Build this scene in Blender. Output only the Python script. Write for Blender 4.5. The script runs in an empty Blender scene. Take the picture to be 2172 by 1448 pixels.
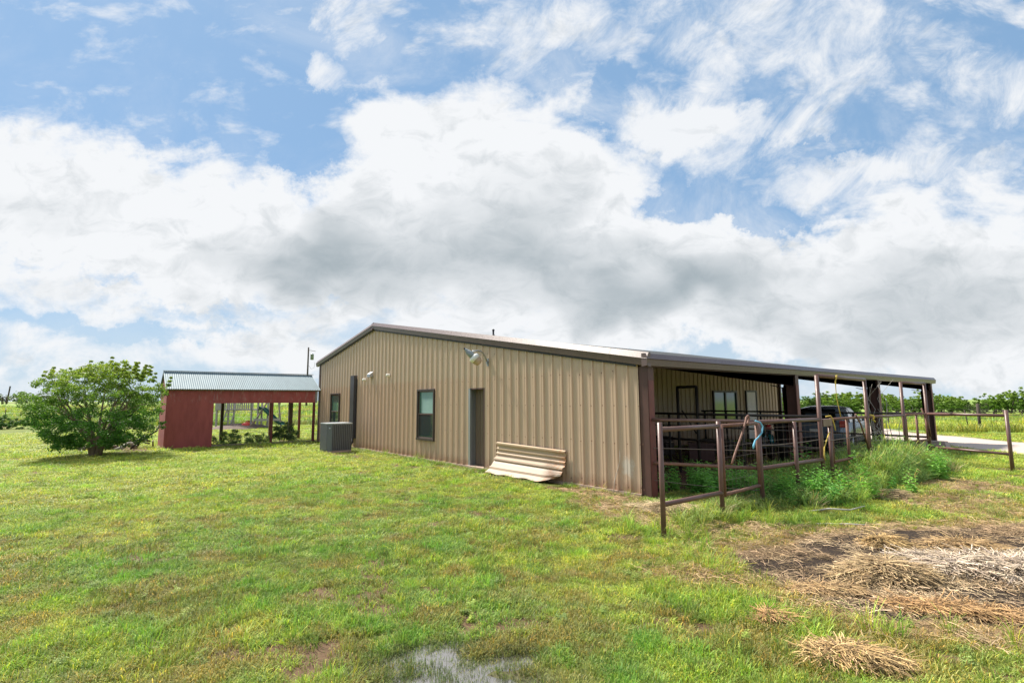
import bpy, math, random
import numpy as np
from mathutils import Vector, Matrix
random.seed(7)
rng = np.random.default_rng(11)
sc = bpy.context.scene
col = sc.collection

# ---------------------------------------------------------------- camera
CAM = Vector((6.242, -7.996, 1.742))
YAW, PITCH, ROLL = -0.901027, 0.116143, -0.005890
Fw = Vector((math.sin(YAW)*math.cos(PITCH), math.cos(YAW)*math.cos(PITCH), math.sin(PITCH)))
Rt = Vector((math.cos(YAW), -math.sin(YAW), 0)); Up = Rt.cross(Fw)
R2 = Rt*math.cos(ROLL)+Up*math.sin(ROLL); U2 = -Rt*math.sin(ROLL)+Up*math.cos(ROLL)
cd = bpy.data.cameras.new('camera'); cam = bpy.data.objects.new('camera', cd); col.objects.link(cam)
M = Matrix((R2, U2, -Fw)).transposed().to_4x4(); M.translation = CAM
cam.matrix_world = M
cd.sensor_width = 36; cd.lens = 18.21; cd.clip_start = 0.05; cd.clip_end = 9000
sc.camera = cam
sc.view_settings.view_transform = 'Standard'; sc.view_settings.look = 'None'
sc.view_settings.gamma = 1; sc.view_settings.use_curve_mapping = False
sc.view_settings.exposure = 1.0
sc.cycles.max_bounces = 6; sc.cycles.diffuse_bounces = 3; sc.cycles.glossy_bounces = 3
sc.cycles.transparent_max_bounces = 6; sc.cycles.transmission_bounces = 3
sc.cycles.use_denoising = True

# ---------------------------------------------------------------- node helper
class NT:
    def __init__(s, tree): s.t = tree; s.n = tree.nodes; s.l = tree.links
    def node(s, ty, **kw):
        n = s.n.new(ty)
        for k, v in kw.items(): setattr(n, k, v)
        return n
    def put(s, sock, v):
        if isinstance(v, bpy.types.NodeSocket): s.l.new(v, sock)
        elif v is not None: sock.default_value = v
    def math(s, op, a, b=None, c=None, clamp=False):
        n = s.node('ShaderNodeMath', operation=op, use_clamp=clamp)
        s.put(n.inputs[0], a); s.put(n.inputs[1], b)
        if c is not None: s.put(n.inputs[2], c)
        return n.outputs[0]
    def vm(s, op, a, b=None, c=None):
        n = s.node('ShaderNodeVectorMath', operation=op)
        s.put(n.inputs[0], a)
        if b is not None:
            s.put(n.inputs[1], b)
        if c is not None: s.put(n.inputs[2], c)
        return n.outputs['Value'] if op in ('DOT_PRODUCT', 'LENGTH') else n.outputs[0]
    def scale(s, a, f):
        n = s.node('ShaderNodeVectorMath', operation='SCALE'); s.put(n.inputs[0], a); s.put(n.inputs['Scale'], f); return n.outputs[0]
    def noise(s, vec, scale, detail=4, rough=.5, dist=0, color=False, lac=2.0):
        n = s.node('ShaderNodeTexNoise'); s.put(n.inputs['Vector'], vec); n.inputs['Scale'].default_value = scale
        n.inputs['Detail'].default_value = detail; n.inputs['Roughness'].default_value = rough
        n.inputs['Lacunarity'].default_value = lac; n.inputs['Distortion'].default_value = dist
        return n.outputs['Color'] if color else n.outputs[0]
    def mix(s, f, a, b, mode='MIX'):
        n = s.node('ShaderNodeMix', data_type='RGBA', blend_type=mode); n.clamp_factor = True
        s.put(n.inputs[0], f)
        for i, v in ((6, a), (7, b)):
            if isinstance(v, (tuple, list)) and len(v) == 3: v = (*v, 1)
            s.put(n.inputs[i], v)
        return n.outputs[2]
    def ramp(s, v, a, b, x=0., y=1., kind='SMOOTHSTEP'):
        n = s.node('ShaderNodeMapRange', interpolation_type=kind)
        s.put(n.inputs[0], v); s.put(n.inputs[1], a); s.put(n.inputs[2], b); s.put(n.inputs[3], x); s.put(n.inputs[4], y)
        return n.outputs[0]
    def sep(s, v):
        n = s.node('ShaderNodeSeparateXYZ'); s.put(n.inputs[0], v); return n.outputs
    def comb(s, x, y, z):
        n = s.node('ShaderNodeCombineXYZ'); s.put(n.inputs[0], x); s.put(n.inputs[1], y); s.put(n.inputs[2], z); return n.outputs[0]

# ---------------------------------------------------------------- sky and sun
SUN = Vector((-0.93, -0.21, 1.12)).normalized()
sun_el = math.asin(SUN.z); sun_az = math.atan2(SUN.x, SUN.y)
world = bpy.data.worlds.new('World'); sc.world = world; world.use_nodes = True
w = NT(world.node_tree); w.n.clear()
FH = (math.sin(YAW), math.cos(YAW), 0.0); RH = (math.cos(YAW), -math.sin(YAW), 0.0)
tc = w.node('ShaderNodeTexCoord').outputs['Generated']
d = w.vm('NORMALIZE', tc)
sky = w.node('ShaderNodeTexSky'); sky.sky_type = 'NISHITA'; sky.sun_disc = False
sky.sun_elevation = sun_el; sky.sun_rotation = sun_az; sky.altitude = 300; sky.air_density = 1.0; sky.dust_density = .6; sky.ozone_density = 1.4
df = w.vm('DOT_PRODUCT', d, FH); ds = w.vm('DOT_PRODUCT', d, RH); dz = w.sep(d)[2]
dfc = w.math('MAXIMUM', df, .12)
S = w.math('DIVIDE', ds, dfc); T = w.math('DIVIDE', dz, dfc)
P0 = w.comb(S, T, 0)
# wind-blown cloud field: warp the plane the cloud masses lie in, then add detail
front = w.ramp(df, .12, .45)
n1 = w.noise(d, 3.2, 3, .5, color=True)
n2 = w.noise(d, 12.0, 7, .68, color=True)
warp = w.vm('ADD', w.scale(w.vm('SUBTRACT', n1, (.5, .5, .5)), .20), w.scale(w.vm('SUBTRACT', n2, (.5, .5, .5)), .15))
P = w.vm('ADD', P0, warp)
def st(px, py):        # direction of a spot in the sky, as slopes seen from the yard
    r = Fw + R2*((px-1086)/1098.84) - U2*((py-724)/1098.84)
    f = r.x*FH[0]+r.y*FH[1]; return ((r.x*RH[0]+r.y*RH[1])/f, r.z/f)
P_soft = w.vm('ADD', P0, w.vm('ADD', w.scale(w.vm('SUBTRACT', n1, (.5, .5, .5)), .26), w.scale(w.vm('SUBTRACT', w.noise(d, 8.0, 2, .4, color=True), (.5, .5, .5)), .10)))
def blob(px, py, rx, ry, wt, P=P):
    c = st(px, py); a = st(px+rx, py); b = st(px, py-ry)
    sx = 1/max(abs(a[0]-c[0]), 1e-3); sy = 1/max(abs(b[1]-c[1]), 1e-3)
    q = w.vm('MULTIPLY', w.vm('SUBTRACT', P, (c[0], c[1], 0)), (sx, sy, 0))
    r2 = w.vm('DOT_PRODUCT', q, q)
    v = w.math('MULTIPLY_ADD', r2, -wt, wt)
    return w.math('MAXIMUM', v, 0) if wt > 0 else w.math('MINIMUM', v, 0)
def blobs(lst, P=P):
    acc = None
    for b in lst:
        v = blob(*b, P=P); acc = v if acc is None else w.math('ADD', acc, v)
    return acc
mass = blobs([(60, 400, 330, 175, 1.0), (330, 450, 330, 165, 1.0), (640, 520, 380, 165, 1.1), (1000, 300, 300, 175, 1.1),
    (1000, 480, 420, 190, 1.1), (1240, 400, 240, 130, 1.0), (1430, 610, 340, 150, 1.1), (1760, 630, 380, 165, 1.1), (2090, 580, 320, 220, 1.1),
    (1150, 690, 900, 110, .7), (200, 600, 420, 110, .75), (250, 740, 600, 60, .5), (1560, 485, 60, 24, .75),
    (130, 535, 150, 24, -.6), (1560, 455, 230, 48, -.55), (1490, 385, 90, 60, -.45), (1300, 205, 60, 60, -.5), (640, 340, 90, 40, -.4), (220, 572, 110, 18, -.5), (60, 392, 90, 18, -.4), (430, 640, 190, 20, -.35), (250, 690, 330, 26, -.35),
    (1180, 655, 90, 16, -.35), (1600, 300, 60, 60, -.3), (1250, 680, 120, 18, -.35), (700, 640, 120, 20, -.35)])
wisps = blobs([(1500, 180, 80, 130, 1.0), (1385, 255, 150, 80, .9), (758, 62, 110, 85, 1.0), (1165, 20, 170, 100, .6), (1320, 70, 190, 110, .85), (1085, 110, 110, 110, .6),
    (1780, 70, 270, 170, 1.05), (1560, 50, 130, 130, .55), (1500, 295, 190, 85, 1.1), (1660, 255, 150, 55, .8), (1745, 385, 200, 70, 1.0), (1965, 352, 210, 62, 1.0), (2110, 180, 160, 110, .6), (705, 185, 80, 50, .6), (2030, 60, 80, 40, .5)])
base = w.math('MULTIPLY_ADD', front, w.math('ADD', mass, -.34), .34)
fb = w.noise(w.comb(w.math('MULTIPLY', S, 1.0), w.math('MULTIPLY', T, 1.7), .3), 5.5, 9, .60, .25)
fd = w.noise(d, 4.5, 8, .58, .3)
fbm = w.math('ADD', w.math('MULTIPLY', fb, front), w.math('MULTIPLY', fd, w.math('SUBTRACT', 1, front)))
dens = w.math('MULTIPLY_ADD', w.math('SUBTRACT', fbm, .5), 2.9, base)
alpha = w.math('POWER', w.ramp(dens, -.06, .70), .85)
thin = w.ramp(w.noise(w.comb(S, w.math('MULTIPLY', T, 1.4), 2.1), 3.4, 8, .66, .5), .42, .80, 0, .62)
fw_ = w.noise(w.comb(w.math('ADD', S, w.math('MULTIPLY', T, -.55)), w.math('MULTIPLY', T, .75), 7.7), 7.5, 10, .68, .5)
wd = w.math('MULTIPLY_ADD', w.math('SUBTRACT', fw_, .52), 3.4, w.math('ADD', wisps, -.10))
alpha = w.math('MAXIMUM', alpha, w.math('MULTIPLY', w.math('MULTIPLY', w.ramp(wd, -.15, 1.25, 0, .96), front), w.ramp(wisps, 0, .25)))
alpha = w.math('MAXIMUM', alpha, w.math('MULTIPLY', thin, w.ramp(S, -.75, .1, .25, 1)))
low = w.ramp(T, .02, .30, .80, 0)                   # milky air towards the horizon
shade = blobs([(640, 530, 230, 85, .60), (660, 540, 130, 50, .50), (880, 530, 400, 110, .38), (1090, 500, 200, 95, .30), (1130, 590, 430, 95, .34), (1400, 630, 270, 70, .78), (1450, 640, 130, 42, .45),
    (1130, 400, 260, 90, .20), (2060, 600, 320, 90, .42), (1700, 705, 300, 46, .30), (110, 612, 220, 44, .26), (1900, 690, 340, 70, .22), (1300, 570, 260, 70, .26), (1150, 620, 1000, 140, .14), (1900, 600, 600, 180, .16), (500, 600, 500, 120, .10), (90, 430, 260, 60, .12)], P=P_soft)
shade = w.math('MULTIPLY', w.math('MULTIPLY', shade, front), w.ramp(w.noise(w.comb(S, w.math('MULTIPLY', T, 1.6), 9.1), 5.5, 5, .52, .3), .25, .75, .62, 1.25))
shade = w.math('ADD', shade, w.math('MULTIPLY', w.ramp(dens, .7, 1.9), .14))
shade = w.math('ADD', shade, w.ramp(w.noise(w.comb(S, w.math('MULTIPLY', T, 2.2), 5), 4.5, 7, .56), .42, .76, 0, .24))
shade = w.math('ADD', shade, w.ramp(w.noise(w.comb(S, w.math('MULTIPLY', T, 1.5), 3.3), 13, 8, .62, .6), .40, .80, -.10, .34))
shade = w.math('SUBTRACT', 1, w.math('EXPONENT', w.math('MULTIPLY', w.math('MAXIMUM', w.math('SUBTRACT', shade, .10), 0), -1.0)))
CLW = (4.58, 4.68, 4.80); CLG = (1.35, 1.72, 1.95)
cloud = w.mix(shade, CLW, CLG)
gain = w.mix(0, (.60, .70, .80), (1, 1, 1))
blue = w.mix(1.0, sky.outputs[0], (.52, .60, .66, 1), 'MULTIPLY')
blue = w.mix(.74, blue, (1.50, 2.50, 3.80))
blue = w.mix(low, blue, (3.2, 3.8, 4.3))
skyc = w.mix(alpha, blue, cloud)
bg = w.node('ShaderNodeBackground'); w.put(bg.inputs[0], skyc); bg.inputs[1].default_value = .1
wo = w.node('ShaderNodeOutputWorld'); w.l.new(bg.outputs[0], wo.inputs[0])
world.cycles.sampling_method = 'MANUAL'; world.cycles.sample_map_resolution = 512

sl = bpy.data.lights.new('sun', 'SUN'); sl.energy = 4.4; sl.angle = math.radians(6); sl.color = (1, .93, .82)
so = bpy.data.objects.new('sun', sl); col.objects.link(so); so.rotation_euler = SUN.to_track_quat('Z', 'Y').to_euler(); so.location = (0, 0, 60)

# ---------------------------------------------------------------- materials
def new_mat(name):
    m = bpy.data.materials.new(name); m.use_nodes = True
    t = NT(m.node_tree); t.n.clear()
    p = t.node('ShaderNodeBsdfPrincipled'); o = t.node('ShaderNodeOutputMaterial'); t.l.new(p.outputs[0], o.inputs[0])
    return m, t, p
def bump(t, p, h, strength=.3, dist=.01):
    b = t.node('ShaderNodeBump'); t.put(b.inputs['Height'], h); b.inputs['Strength'].default_value = strength; b.inputs['Distance'].default_value = dist
    t.l.new(b.outputs[0], p.inputs['Normal'])
def mk(name, c, rough=.6, metal=0, c2=None, scale=6, amt=.5, bmp=0, stretch=(1, 1, 1), spec=.5, fine=60):
    m, t, p = new_mat(name)
    g = t.node('ShaderNodeNewGeometry').outputs['Position']
    v = t.vm('MULTIPLY', g, stretch)
    if c2 is None: c2 = tuple(x*.72 for x in c)
    f = t.ramp(t.noise(v, scale, 6, .6), .35, .68)
    k = t.mix(t.math('MULTIPLY', f, amt), c, c2)
    fn = t.noise(v, fine, 4, .6)
    k = t.mix(.35, k, t.mix(fn, tuple(x*.7 for x in c), tuple(min(1, x*1.25) for x in c)))
    t.put(p.inputs['Base Color'], k); t.put(p.inputs['Roughness'], t.ramp(fn, .3, .7, max(.02, rough-.08), min(1, rough+.1)))
    p.inputs['Metallic'].default_value = metal; p.inputs['Specular IOR Level'].default_value = spec
    if bmp: bump(t, p, fn, bmp, .004)
    return m
MT = {}
def siding(name, seed, clean, dusty, shade_top):
    m, t, p = new_mat(name)
    g = t.node('ShaderNodeNewGeometry').outputs['Position']; x, y, z = t.sep(g)
    v = t.vm('ADD', g, (seed, 0, 0))
    wob = t.noise(t.vm('MULTIPLY', v, (1.1, 1.1, .25)), 1.6, 5, .6)
    streak = t.noise(t.vm('MULTIPLY', v, (9, 9, .35)), 2.2, 4, .6)
    edge = t.math('ADD', z, t.math('MULTIPLY', t.math('SUBTRACT', wob, .5), .35))
    fl = t.ramp(edge, shade_top-.10, shade_top+.05, 1, 0)  # dust stain covers the sheets below this height
    fade = t.ramp(x, -12.0, -3.0, 1, .38)
    f = t.math('MULTIPLY', fl, fade)
    f = t.math('MULTIPLY', f, t.ramp(wob, .28, .6, .7, 1))
    c = t.mix(f, clean, dusty)
    c = t.mix(t.ramp(streak, .45, .8, 0, .35), c, tuple(k*.62 for k in dusty))
    rust = t.ramp(t.noise(t.vm('MULTIPLY', v, (1, 1, .5)), 7, 5, .7), .66, .80, 0, .55)
    c = t.mix(t.math('MULTIPLY', rust, f), c, (.42, .20, .10))
    splash = t.ramp(t.math('ADD', z, t.math('MULTIPLY', t.noise(v, 5, 4, .6), .35)), .18, .50, .75, 0)
    c = t.mix(splash, c, (.34, .19, .12))
    # bleached patch beside the corner post
    dd = t.vm('LENGTH', t.vm('MULTIPLY', t.vm('SUBTRACT', g, (-.30, 0, .50)), (4.2, 0, 3.2)))
    pw = t.ramp(t.math('ADD', dd, t.math('MULTIPLY', t.noise(v, 14, 5, .7), 1.4)), 1.0, 1.5, .55, 0)
    c = t.mix(pw, c, (.62, .62, .58))
    t.put(p.inputs['Base Color'], c); p.inputs['Roughness'].default_value = .48; p.inputs['Specular IOR Level'].default_value = .35
    bump(t, p, t.noise(v, 3, 3, .5), .12, .02)
    return m
MT['siding'] = siding('tan_ribbed_siding', 3.1, (.545, .415, .305), (.535, .370, .262), 2.45)
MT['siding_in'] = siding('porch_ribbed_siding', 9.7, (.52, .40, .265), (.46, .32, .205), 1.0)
MT['trim'] = mk('brown_trim', (.135, .092, .088), .32, 0, (.10, .066, .060), 3, .5)
MT['steel'] = mk('brown_steel', (.085, .040, .034), .50, 0, (.13, .055, .045), 5, .6, .15)
MT['shaded_pipe'] = mk('pipe_painted_shade', (.022, .017, .015), .6, 0, (.035, .024, .02), 6, .6)  # porch shade put into the pipe colour as near-black
MT['redsteel'] = mk('red_primer_steel', (.17, .05, .042), .5, 0, (.10, .04, .035), 6, .6, .1)
MT['pipe'] = mk('brown_painted_pipe', (.125, .066, .056), .40, 0, (.17, .10, .085), 9, .7, .25, fine=90)
MT['pipe_rust'] = mk('rusty_pipe', (.20, .10, .07), .65, 0, (.10, .05, .04), 14, .8, .4)
MT['wire'] = mk('galvanised_wire', (.17, .14, .125), .45, .4, (.2, .13, .1), 8, .6)
MT['galv'] = mk('galvanised_steel', (.38, .40, .42), .38, .55, (.34, .37, .40), 4, .6)
MT['roofmetal'] = mk('galvalume_roof', (.13, .14, .15), .9, .0, (.10, .11, .12), 1.5, .5, spec=.05)
MT['shedroof'] = mk('galvanised_corrugated_roof', (.17, .24, .275), .68, .1, (.12, .17, .195), 1.3, .7, stretch=(1, 3, 1))
MT['darkwin'] = mk('dark_bronze_frame', (.055, .042, .038), .45, 0)
MT['concrete'] = mk('concrete', (.40, .33, .28), .85, 0, (.26, .20, .16), 5, .7, .4)
MT['slab'] = mk('dusty_concrete_edge', (.42, .31, .25), .85, 0, (.26, .17, .13), 5, .7, .3)
MT['black'] = mk('black_plastic', (.02, .02, .022), .5)
MT['charcoal'] = mk('charcoal_duct', (.035, .035, .042), .5, 0, (.06, .06, .065), 4, .5)
MT['acgrey'] = mk('grey_ac_paint', (.115, .125, .14), .45, 0, (.09, .10, .11), 5, .5)
MT['aclight'] = mk('pale_grey_metal', (.42, .45, .48), .45, .2)
MT['white'] = mk('white_plastic', (.72, .71, .66), .5, 0, (.5, .47, .4), 8, .5)
MT['lampwhite'] = mk('white_enamel', (.75, .75, .72), .35)
MT['lampgrey'] = mk('grey_cast_housing', (.25, .28, .30), .5, .2)
MT['wood'] = mk('weathered_wood', (.23, .19, .155), .85, 0, (.13, .105, .085), 8, .7, .5, stretch=(1, 1, .2))
MT['greywood'] = mk('grey_weathered_boards', (.33, .32, .31), .85, 0, (.2, .19, .18), 8, .6, .4)
MT['bark'] = mk('pale_bark', (.27, .20, .155), .9, 0, (.14, .10, .075), 16, .8, .6, stretch=(1, 1, .3))
MT['darkbark'] = mk('dark_bark', (.07, .055, .045), .95, 0, (.04, .03, .025), 10, .6, .5)
MT['log'] = mk('bleached_log', (.52, .49, .45), .85, 0, (.25, .21, .17), 12, .7, .5)
MT['rope_y'] = mk('yellow_rope', (.62, .46, .09), .8, 0, (.5, .4, .15), 60, .5)
MT['rope_b'] = mk('blue_rope', (.12, .40, .58), .8, 0, (.3, .55, .66), 50, .5)
MT['green'] = mk('green_plastic_slide', (.015, .085, .075), .35)
MT['orange'] = mk('orange_plastic', (.75, .22, .02), .4)
MT['redp'] = mk('red_plastic', (.55, .05, .04), .4)
MT['tyre'] = mk('rubber', (.018, .018, .018), .8)
MT['rim'] = mk('alloy', (.35, .36, .38), .3, .7)
MT['carpaint'] = mk('dark_blue_car_paint', (.16, .20, .25), .18, .3, (.17, .21, .26), 1, .2)
MT['teal'] = mk('teal_gloss', (.02, .22, .26), .18, .2)
MT['block'] = mk('cast_concrete', (.42, .34, .30), .85, 0, (.30, .24, .20), 6, .6, .4)
MT['seat'] = mk('black_vinyl', (.02, .02, .02), .4)
def glass(name, c, rough=.05):
    m, t, p = new_mat(name); p.inputs['Base Color'].default_value = (*c, 1); p.inputs['Roughness'].default_value = rough
    p.inputs['Specular IOR Level'].default_value = .9; p.inputs['IOR'].default_value = 1.6; return m
MT['glass'] = glass('dark_window_glass', (.02, .045, .045))
MT['glass_g'] = glass('green_tint_glass', (.07, .16, .13), .08)
MT['carglass'] = glass('car_glass', (.008, .01, .012), .03)
def redwood():
    m, t, p = new_mat('faded_red_barn_paint')
    g = t.node('ShaderNodeNewGeometry').outputs['Position']; z = t.sep(g)[2]
    v = t.vm('MULTIPLY', g, (1, 1, .25))
    a = t.noise(v, 5, 6, .65); b = t.noise(g, 45, 4, .6)
    c = t.mix(t.ramp(a, .35, .7), (.36, .082, .078), (.27, .060, .058))
    c = t.mix(t.ramp(b, .5, .8, 0, .35), c, (.33, .12, .10))
    wear = t.math('MULTIPLY', t.ramp(z, 1.72, 1.95), t.ramp(t.noise(v, 11, 6, .7), .52, .70, 0, .55))
    c = t.mix(wear, c, (.40, .30, .28))
    t.put(p.inputs['Base Color'], c); p.inputs['Roughness'].default_value = .75
    bump(t, p, b, .3, .004); return m
MT['red'] = redwood()
MT['redpost'] = mk('red_brown_post', (.14, .035, .028), .75, 0, (.09, .03, .025), 8, .6)
def sheetmat():
    m, t, p = new_mat('dusty_fallen_sheet')
    g = t.node('ShaderNodeNewGeometry').outputs['Position']; x, y, z = t.sep(g)
    a = t.noise(t.vm('MULTIPLY', g, (.5, 2, 2)), 4, 6, .65)
    c = t.mix(t.ramp(z, .42, .60), (.43, .335, .25), (.46, .35, .235))
    c = t.mix(t.ramp(a, .48, .7, 0, .5), c, (.50, .33, .21))
    c = t.mix(t.math('MULTIPLY', t.ramp(x, -2.7, -2.1), t.ramp(t.noise(g, 9, 5, .7), .42, .62, 0, .7)), c, (.45, .20, .09))
    t.put(p.inputs['Base Color'], c); p.inputs['Roughness'].default_value = .6; return m
MT['sheet'] = sheetmat()

# leaf and blade materials: colour comes with each instance (tufts) or each face (crowns)
def leafy(name, attr, kind, trans=.35, rough=.55, vary=.25):
    m = bpy.data.materials.new(name); m.use_nodes = True; t = NT(m.node_tree); t.n.clear()
    a = t.node('ShaderNodeAttribute'); a.attribute_name = attr; a.attribute_type = kind
    b = t.node('ShaderNodeAttribute'); b.attribute_name = 'tint'; b.attribute_type = 'GEOMETRY'
    c = t.mix(1.0, a.outputs['Color'], b.outputs['Color'], 'MULTIPLY') if kind == 'INSTANCER' else a.outputs['Color']
    p = t.node('ShaderNodeBsdfPrincipled'); t.put(p.inputs['Base Color'], c); p.inputs['Roughness'].default_value = rough
    p.inputs['Specular IOR Level'].default_value = .3
    tr = t.node('ShaderNodeBsdfTranslucent'); t.put(tr.inputs[0], t.mix(1.0, c, (1.0, 1.05, .6, 1), 'MULTIPLY'))
    mx = t.node('ShaderNodeMixShader'); mx.inputs[0].default_value = trans
    t.l.new(p.outputs[0], mx.inputs[1]); t.l.new(tr.outputs[0], mx.inputs[2])
    o = t.node('ShaderNodeOutputMaterial'); t.l.new(mx.outputs[0], o.inputs[0]); return m
MT['blade'] = leafy('grass_blade', 'icol', 'INSTANCER')
MT['leaf'] = leafy('leaf', 'lcol', 'GEOMETRY', .4)
MT['stalk'] = leafy('dry_stalk', 'icol', 'INSTANCER', .1, .8)

# ---------------------------------------------------------------- mesh builders
class MB:
    def __init__(s): s.v = []; s.f = []; s.sm = []
    def add(s, vs, fs, smooth=False):
        o = len(s.v); s.v += [tuple(x) for x in vs]; s.f += [tuple(i+o for i in f) for f in fs]; s.sm += [smooth]*len(fs); return s
    def box(s, a, b, rot=None, c=None):
        x0, y0, z0 = a; x1, y1, z1 = b
        vs = [Vector(p) for p in ((x0,y0,z0),(x1,y0,z0),(x1,y1,z0),(x0,y1,z0),(x0,y0,z1),(x1,y0,z1),(x1,y1,z1),(x0,y1,z1))]
        if rot is not None:
            c = Vector(c) if c else (vs[0]+vs[6])/2
            vs = [c + rot@(p-c) for p in vs]
        return s.add(vs, [(0,3,2,1),(4,5,6,7),(0,1,5,4),(1,2,6,5),(2,3,7,6),(3,0,4,7)])
    def bar(s, p, q, w, h, up=(0, 0, 1)):         # rectangular bar from p to q
        p = Vector(p); q = Vector(q); d = (q-p).normalized(); u = Vector(up)
        if abs(d.dot(u)) > .98: u = Vector((0, 1, 0))
        r = d.cross(u).normalized(); u = r.cross(d)
        vs = []
        for e in (p, q):
            for a, b in ((-1,-1),(1,-1),(1,1),(-1,1)): vs.append(e + r*(a*w/2) + u*(b*h/2))
        return s.add(vs, [(3,2,1,0),(4,5,6,7),(0,1,5,4),(1,2,6,5),(2,3,7,6),(3,0,4,7)])
    def tube(s, pts, r, n=8, caps=True):
        pts = [Vector(p) for p in pts]; k = len(pts); rr = r if isinstance(r, (list, tuple)) else [r]*k
        vs = []; prev = None
        for i, p in enumerate(pts):
            d = (pts[min(i+1, k-1)]-pts[max(i-1, 0)]).normalized()
            if prev is None:
                u = Vector((0, 0, 1)) if abs(d.z) < .9 else Vector((1, 0, 0))
            else: u = prev
            a = d.cross(u).normalized(); u = a.cross(d).normalized(); prev = u
            for j in range(n):
                t = 2*math.pi*j/n; vs.append(p + a*math.cos(t)*rr[i] + u*math.sin(t)*rr[i])
        fs = [(i*n+j, i*n+(j+1)%n, (i+1)*n+(j+1)%n, (i+1)*n+j) for i in range(k-1) for j in range(n)]
        s.add(vs, fs, True)
        if caps:
            o = len(s.v)-k*n
            s.f += [tuple(o+j for j in range(n-1, -1, -1)), tuple(o+(k-1)*n+j for j in range(n))]; s.sm += [False, False]
        return s
    def lathe(s, prof, n=16, axis=(0,0,1), org=(0,0,0)):
        ax = Vector(axis).normalized(); u = Vector((1,0,0)) if abs(ax.x) < .9 else Vector((0,1,0))
        a = ax.cross(u).normalized(); b = ax.cross(a); o = Vector(org); vs = []
        for r, h in prof:
            for j in range(n):
                t = 2*math.pi*j/n; vs.append(o + ax*h + a*math.cos(t)*r + b*math.sin(t)*r)
        fs = [(i*n+j, i*n+(j+1)%n, (i+1)*n+(j+1)%n, (i+1)*n+j) for i in range(len(prof)-1) for j in range(n)]
        return s.add(vs, fs, True)
    def mesh(s, name, m):
        me = bpy.data.meshes.new(name); me.from_pydata(s.v, [], s.f); me.update()
        me.polygons.foreach_set('use_smooth', s.sm)
        if isinstance(m, str): m = MT[m]
        me.materials.append(m); return me
    def obj(s, name, m, parent=None, loc=None):
        me = s.mesh(name, m)
        o = bpy.data.objects.new(name, me); col.objects.link(o)
        if loc is not None: o.location = loc
        if parent: o.parent = parent
        return o
def tag(o, label=None, cat=None, group=None, kind=None):
    if label: o['label'] = label
    if cat: o['category'] = cat
    if group: o['group'] = group
    if kind: o['kind'] = kind
    return o
def thing(name, loc, label, cat, group=None, rz=0):
    o = bpy.data.objects.new(name, None); col.objects.link(o); o.location = loc; o.rotation_euler = (0, 0, rz)
    o.empty_display_size = .2
    return tag(o, label, cat, group)
def part(mb, name, m, root, kind=None):
    """mesh given in world coordinates, hung under a root that is only translated / turned about z"""
    c = Vector(root.location); r = root.rotation_euler.z
    if r or c.length:
        Mi = Matrix.Rotation(-r, 3, 'Z'); mb.v = [tuple(Mi@(Vector(v)-c)) for v in mb.v]
    o = mb.obj(name, m, root)
    if kind: o['kind'] = kind
    return o
def lpart(mb, name, m, root, kind=None):           # mesh in the thing's own coordinates
    o = mb.obj(name, m, root)
    if kind: o['kind'] = kind
    return o

# ---------------------------------------------------------------- numpy noise
def vnoise(x, y, seed=0):
    xi = np.floor(x).astype(np.int64); yi = np.floor(y).astype(np.int64); xf = x-xi; yf = y-yi
    def h(a, b):
        n = (a*374761393 + b*668265263 + seed*1442695041) & 0xffffffff
        n = ((n ^ (n >> 13))*1274126177) & 0xffffffff
        return ((n ^ (n >> 16)) & 0xffff)/65535.
    u = xf*xf*(3-2*xf); v = yf*yf*(3-2*yf)
    return (h(xi, yi)*(1-u)+h(xi+1, yi)*u)*(1-v)+(h(xi, yi+1)*(1-u)+h(xi+1, yi+1)*u)*v
def fbm(x, y, sc_, oct_=4, seed=0):
    s = 0; a = .5; t = 0
    for i in range(oct_):
        s = s+a*vnoise(x*sc_*2**i, y*sc_*2**i, seed+i*17); t += a; a *= .5
    return s/t
def sstep(a, b, x):
    t = np.clip((x-a)/(b-a), 0, 1); return t*t*(3-2*t)
# ---------------------------------------------------------------- the lie of the land
CX, CY = CAM.x, CAM.y
RH2 = np.array([RH[0], RH[1]]); FH2 = np.array([FH[0], FH[1]])
def poly_dist(px, py, poly):                       # signed distance, positive inside
    P_ = np.array(poly, float); n = len(P_); dmin = np.full(px.shape, 1e9); ins = np.zeros(px.shape, bool)
    for i in range(n):
        a = P_[i]; b = P_[(i+1) % n]; e = b-a
        t = np.clip(((px-a[0])*e[0]+(py-a[1])*e[1])/(e@e), 0, 1)
        dmin = np.minimum(dmin, np.hypot(px-a[0]-t*e[0], py-a[1]-t*e[1]))
        c = ((a[1] > py) != (b[1] > py)) & (px < (b[0]-a[0])*(py-a[1])/(b[1]-a[1]+1e-12)+a[0]); ins ^= c
    return np.where(ins, dmin, -dmin)
COMPOST = [(2.9,-2.25),(3.2,-1.5),(3.3,-.7),(3.9,.5),(4.6,2.0),(6.2,3.2),(8.2,2.2),(7.4,-.9),(5.9,-2.0),(5.0,-2.6),(4.3,-2.95),(3.7,-2.8)]
DRIVE = [(-40,60),(-20,44),(-6.5,33.5),(-3.2,26.6),(-1.3,24.9),(2.4,21.4),(9,16.6),(20,8.5),(30,1.5),(27,-3),(17,4.5),(8,11.3),(3.2,15.2),(.95,17.0),(.4,18.6),(-1.2,19.0),(-6,19.2),(-12,26),(-26,40),(-46,56)]
def g2(x, y, cx, cy, a, b, dx, dy):               # gaussian patch with axes along / across (dx,dy)
    L = math.hypot(dx, dy); dx /= L; dy /= L
    u = (x-cx)*dx+(y-cy)*dy; v = -(x-cx)*dy+(y-cy)*dx
    return np.exp(-(u/a)**2-(v/b)**2)
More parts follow.
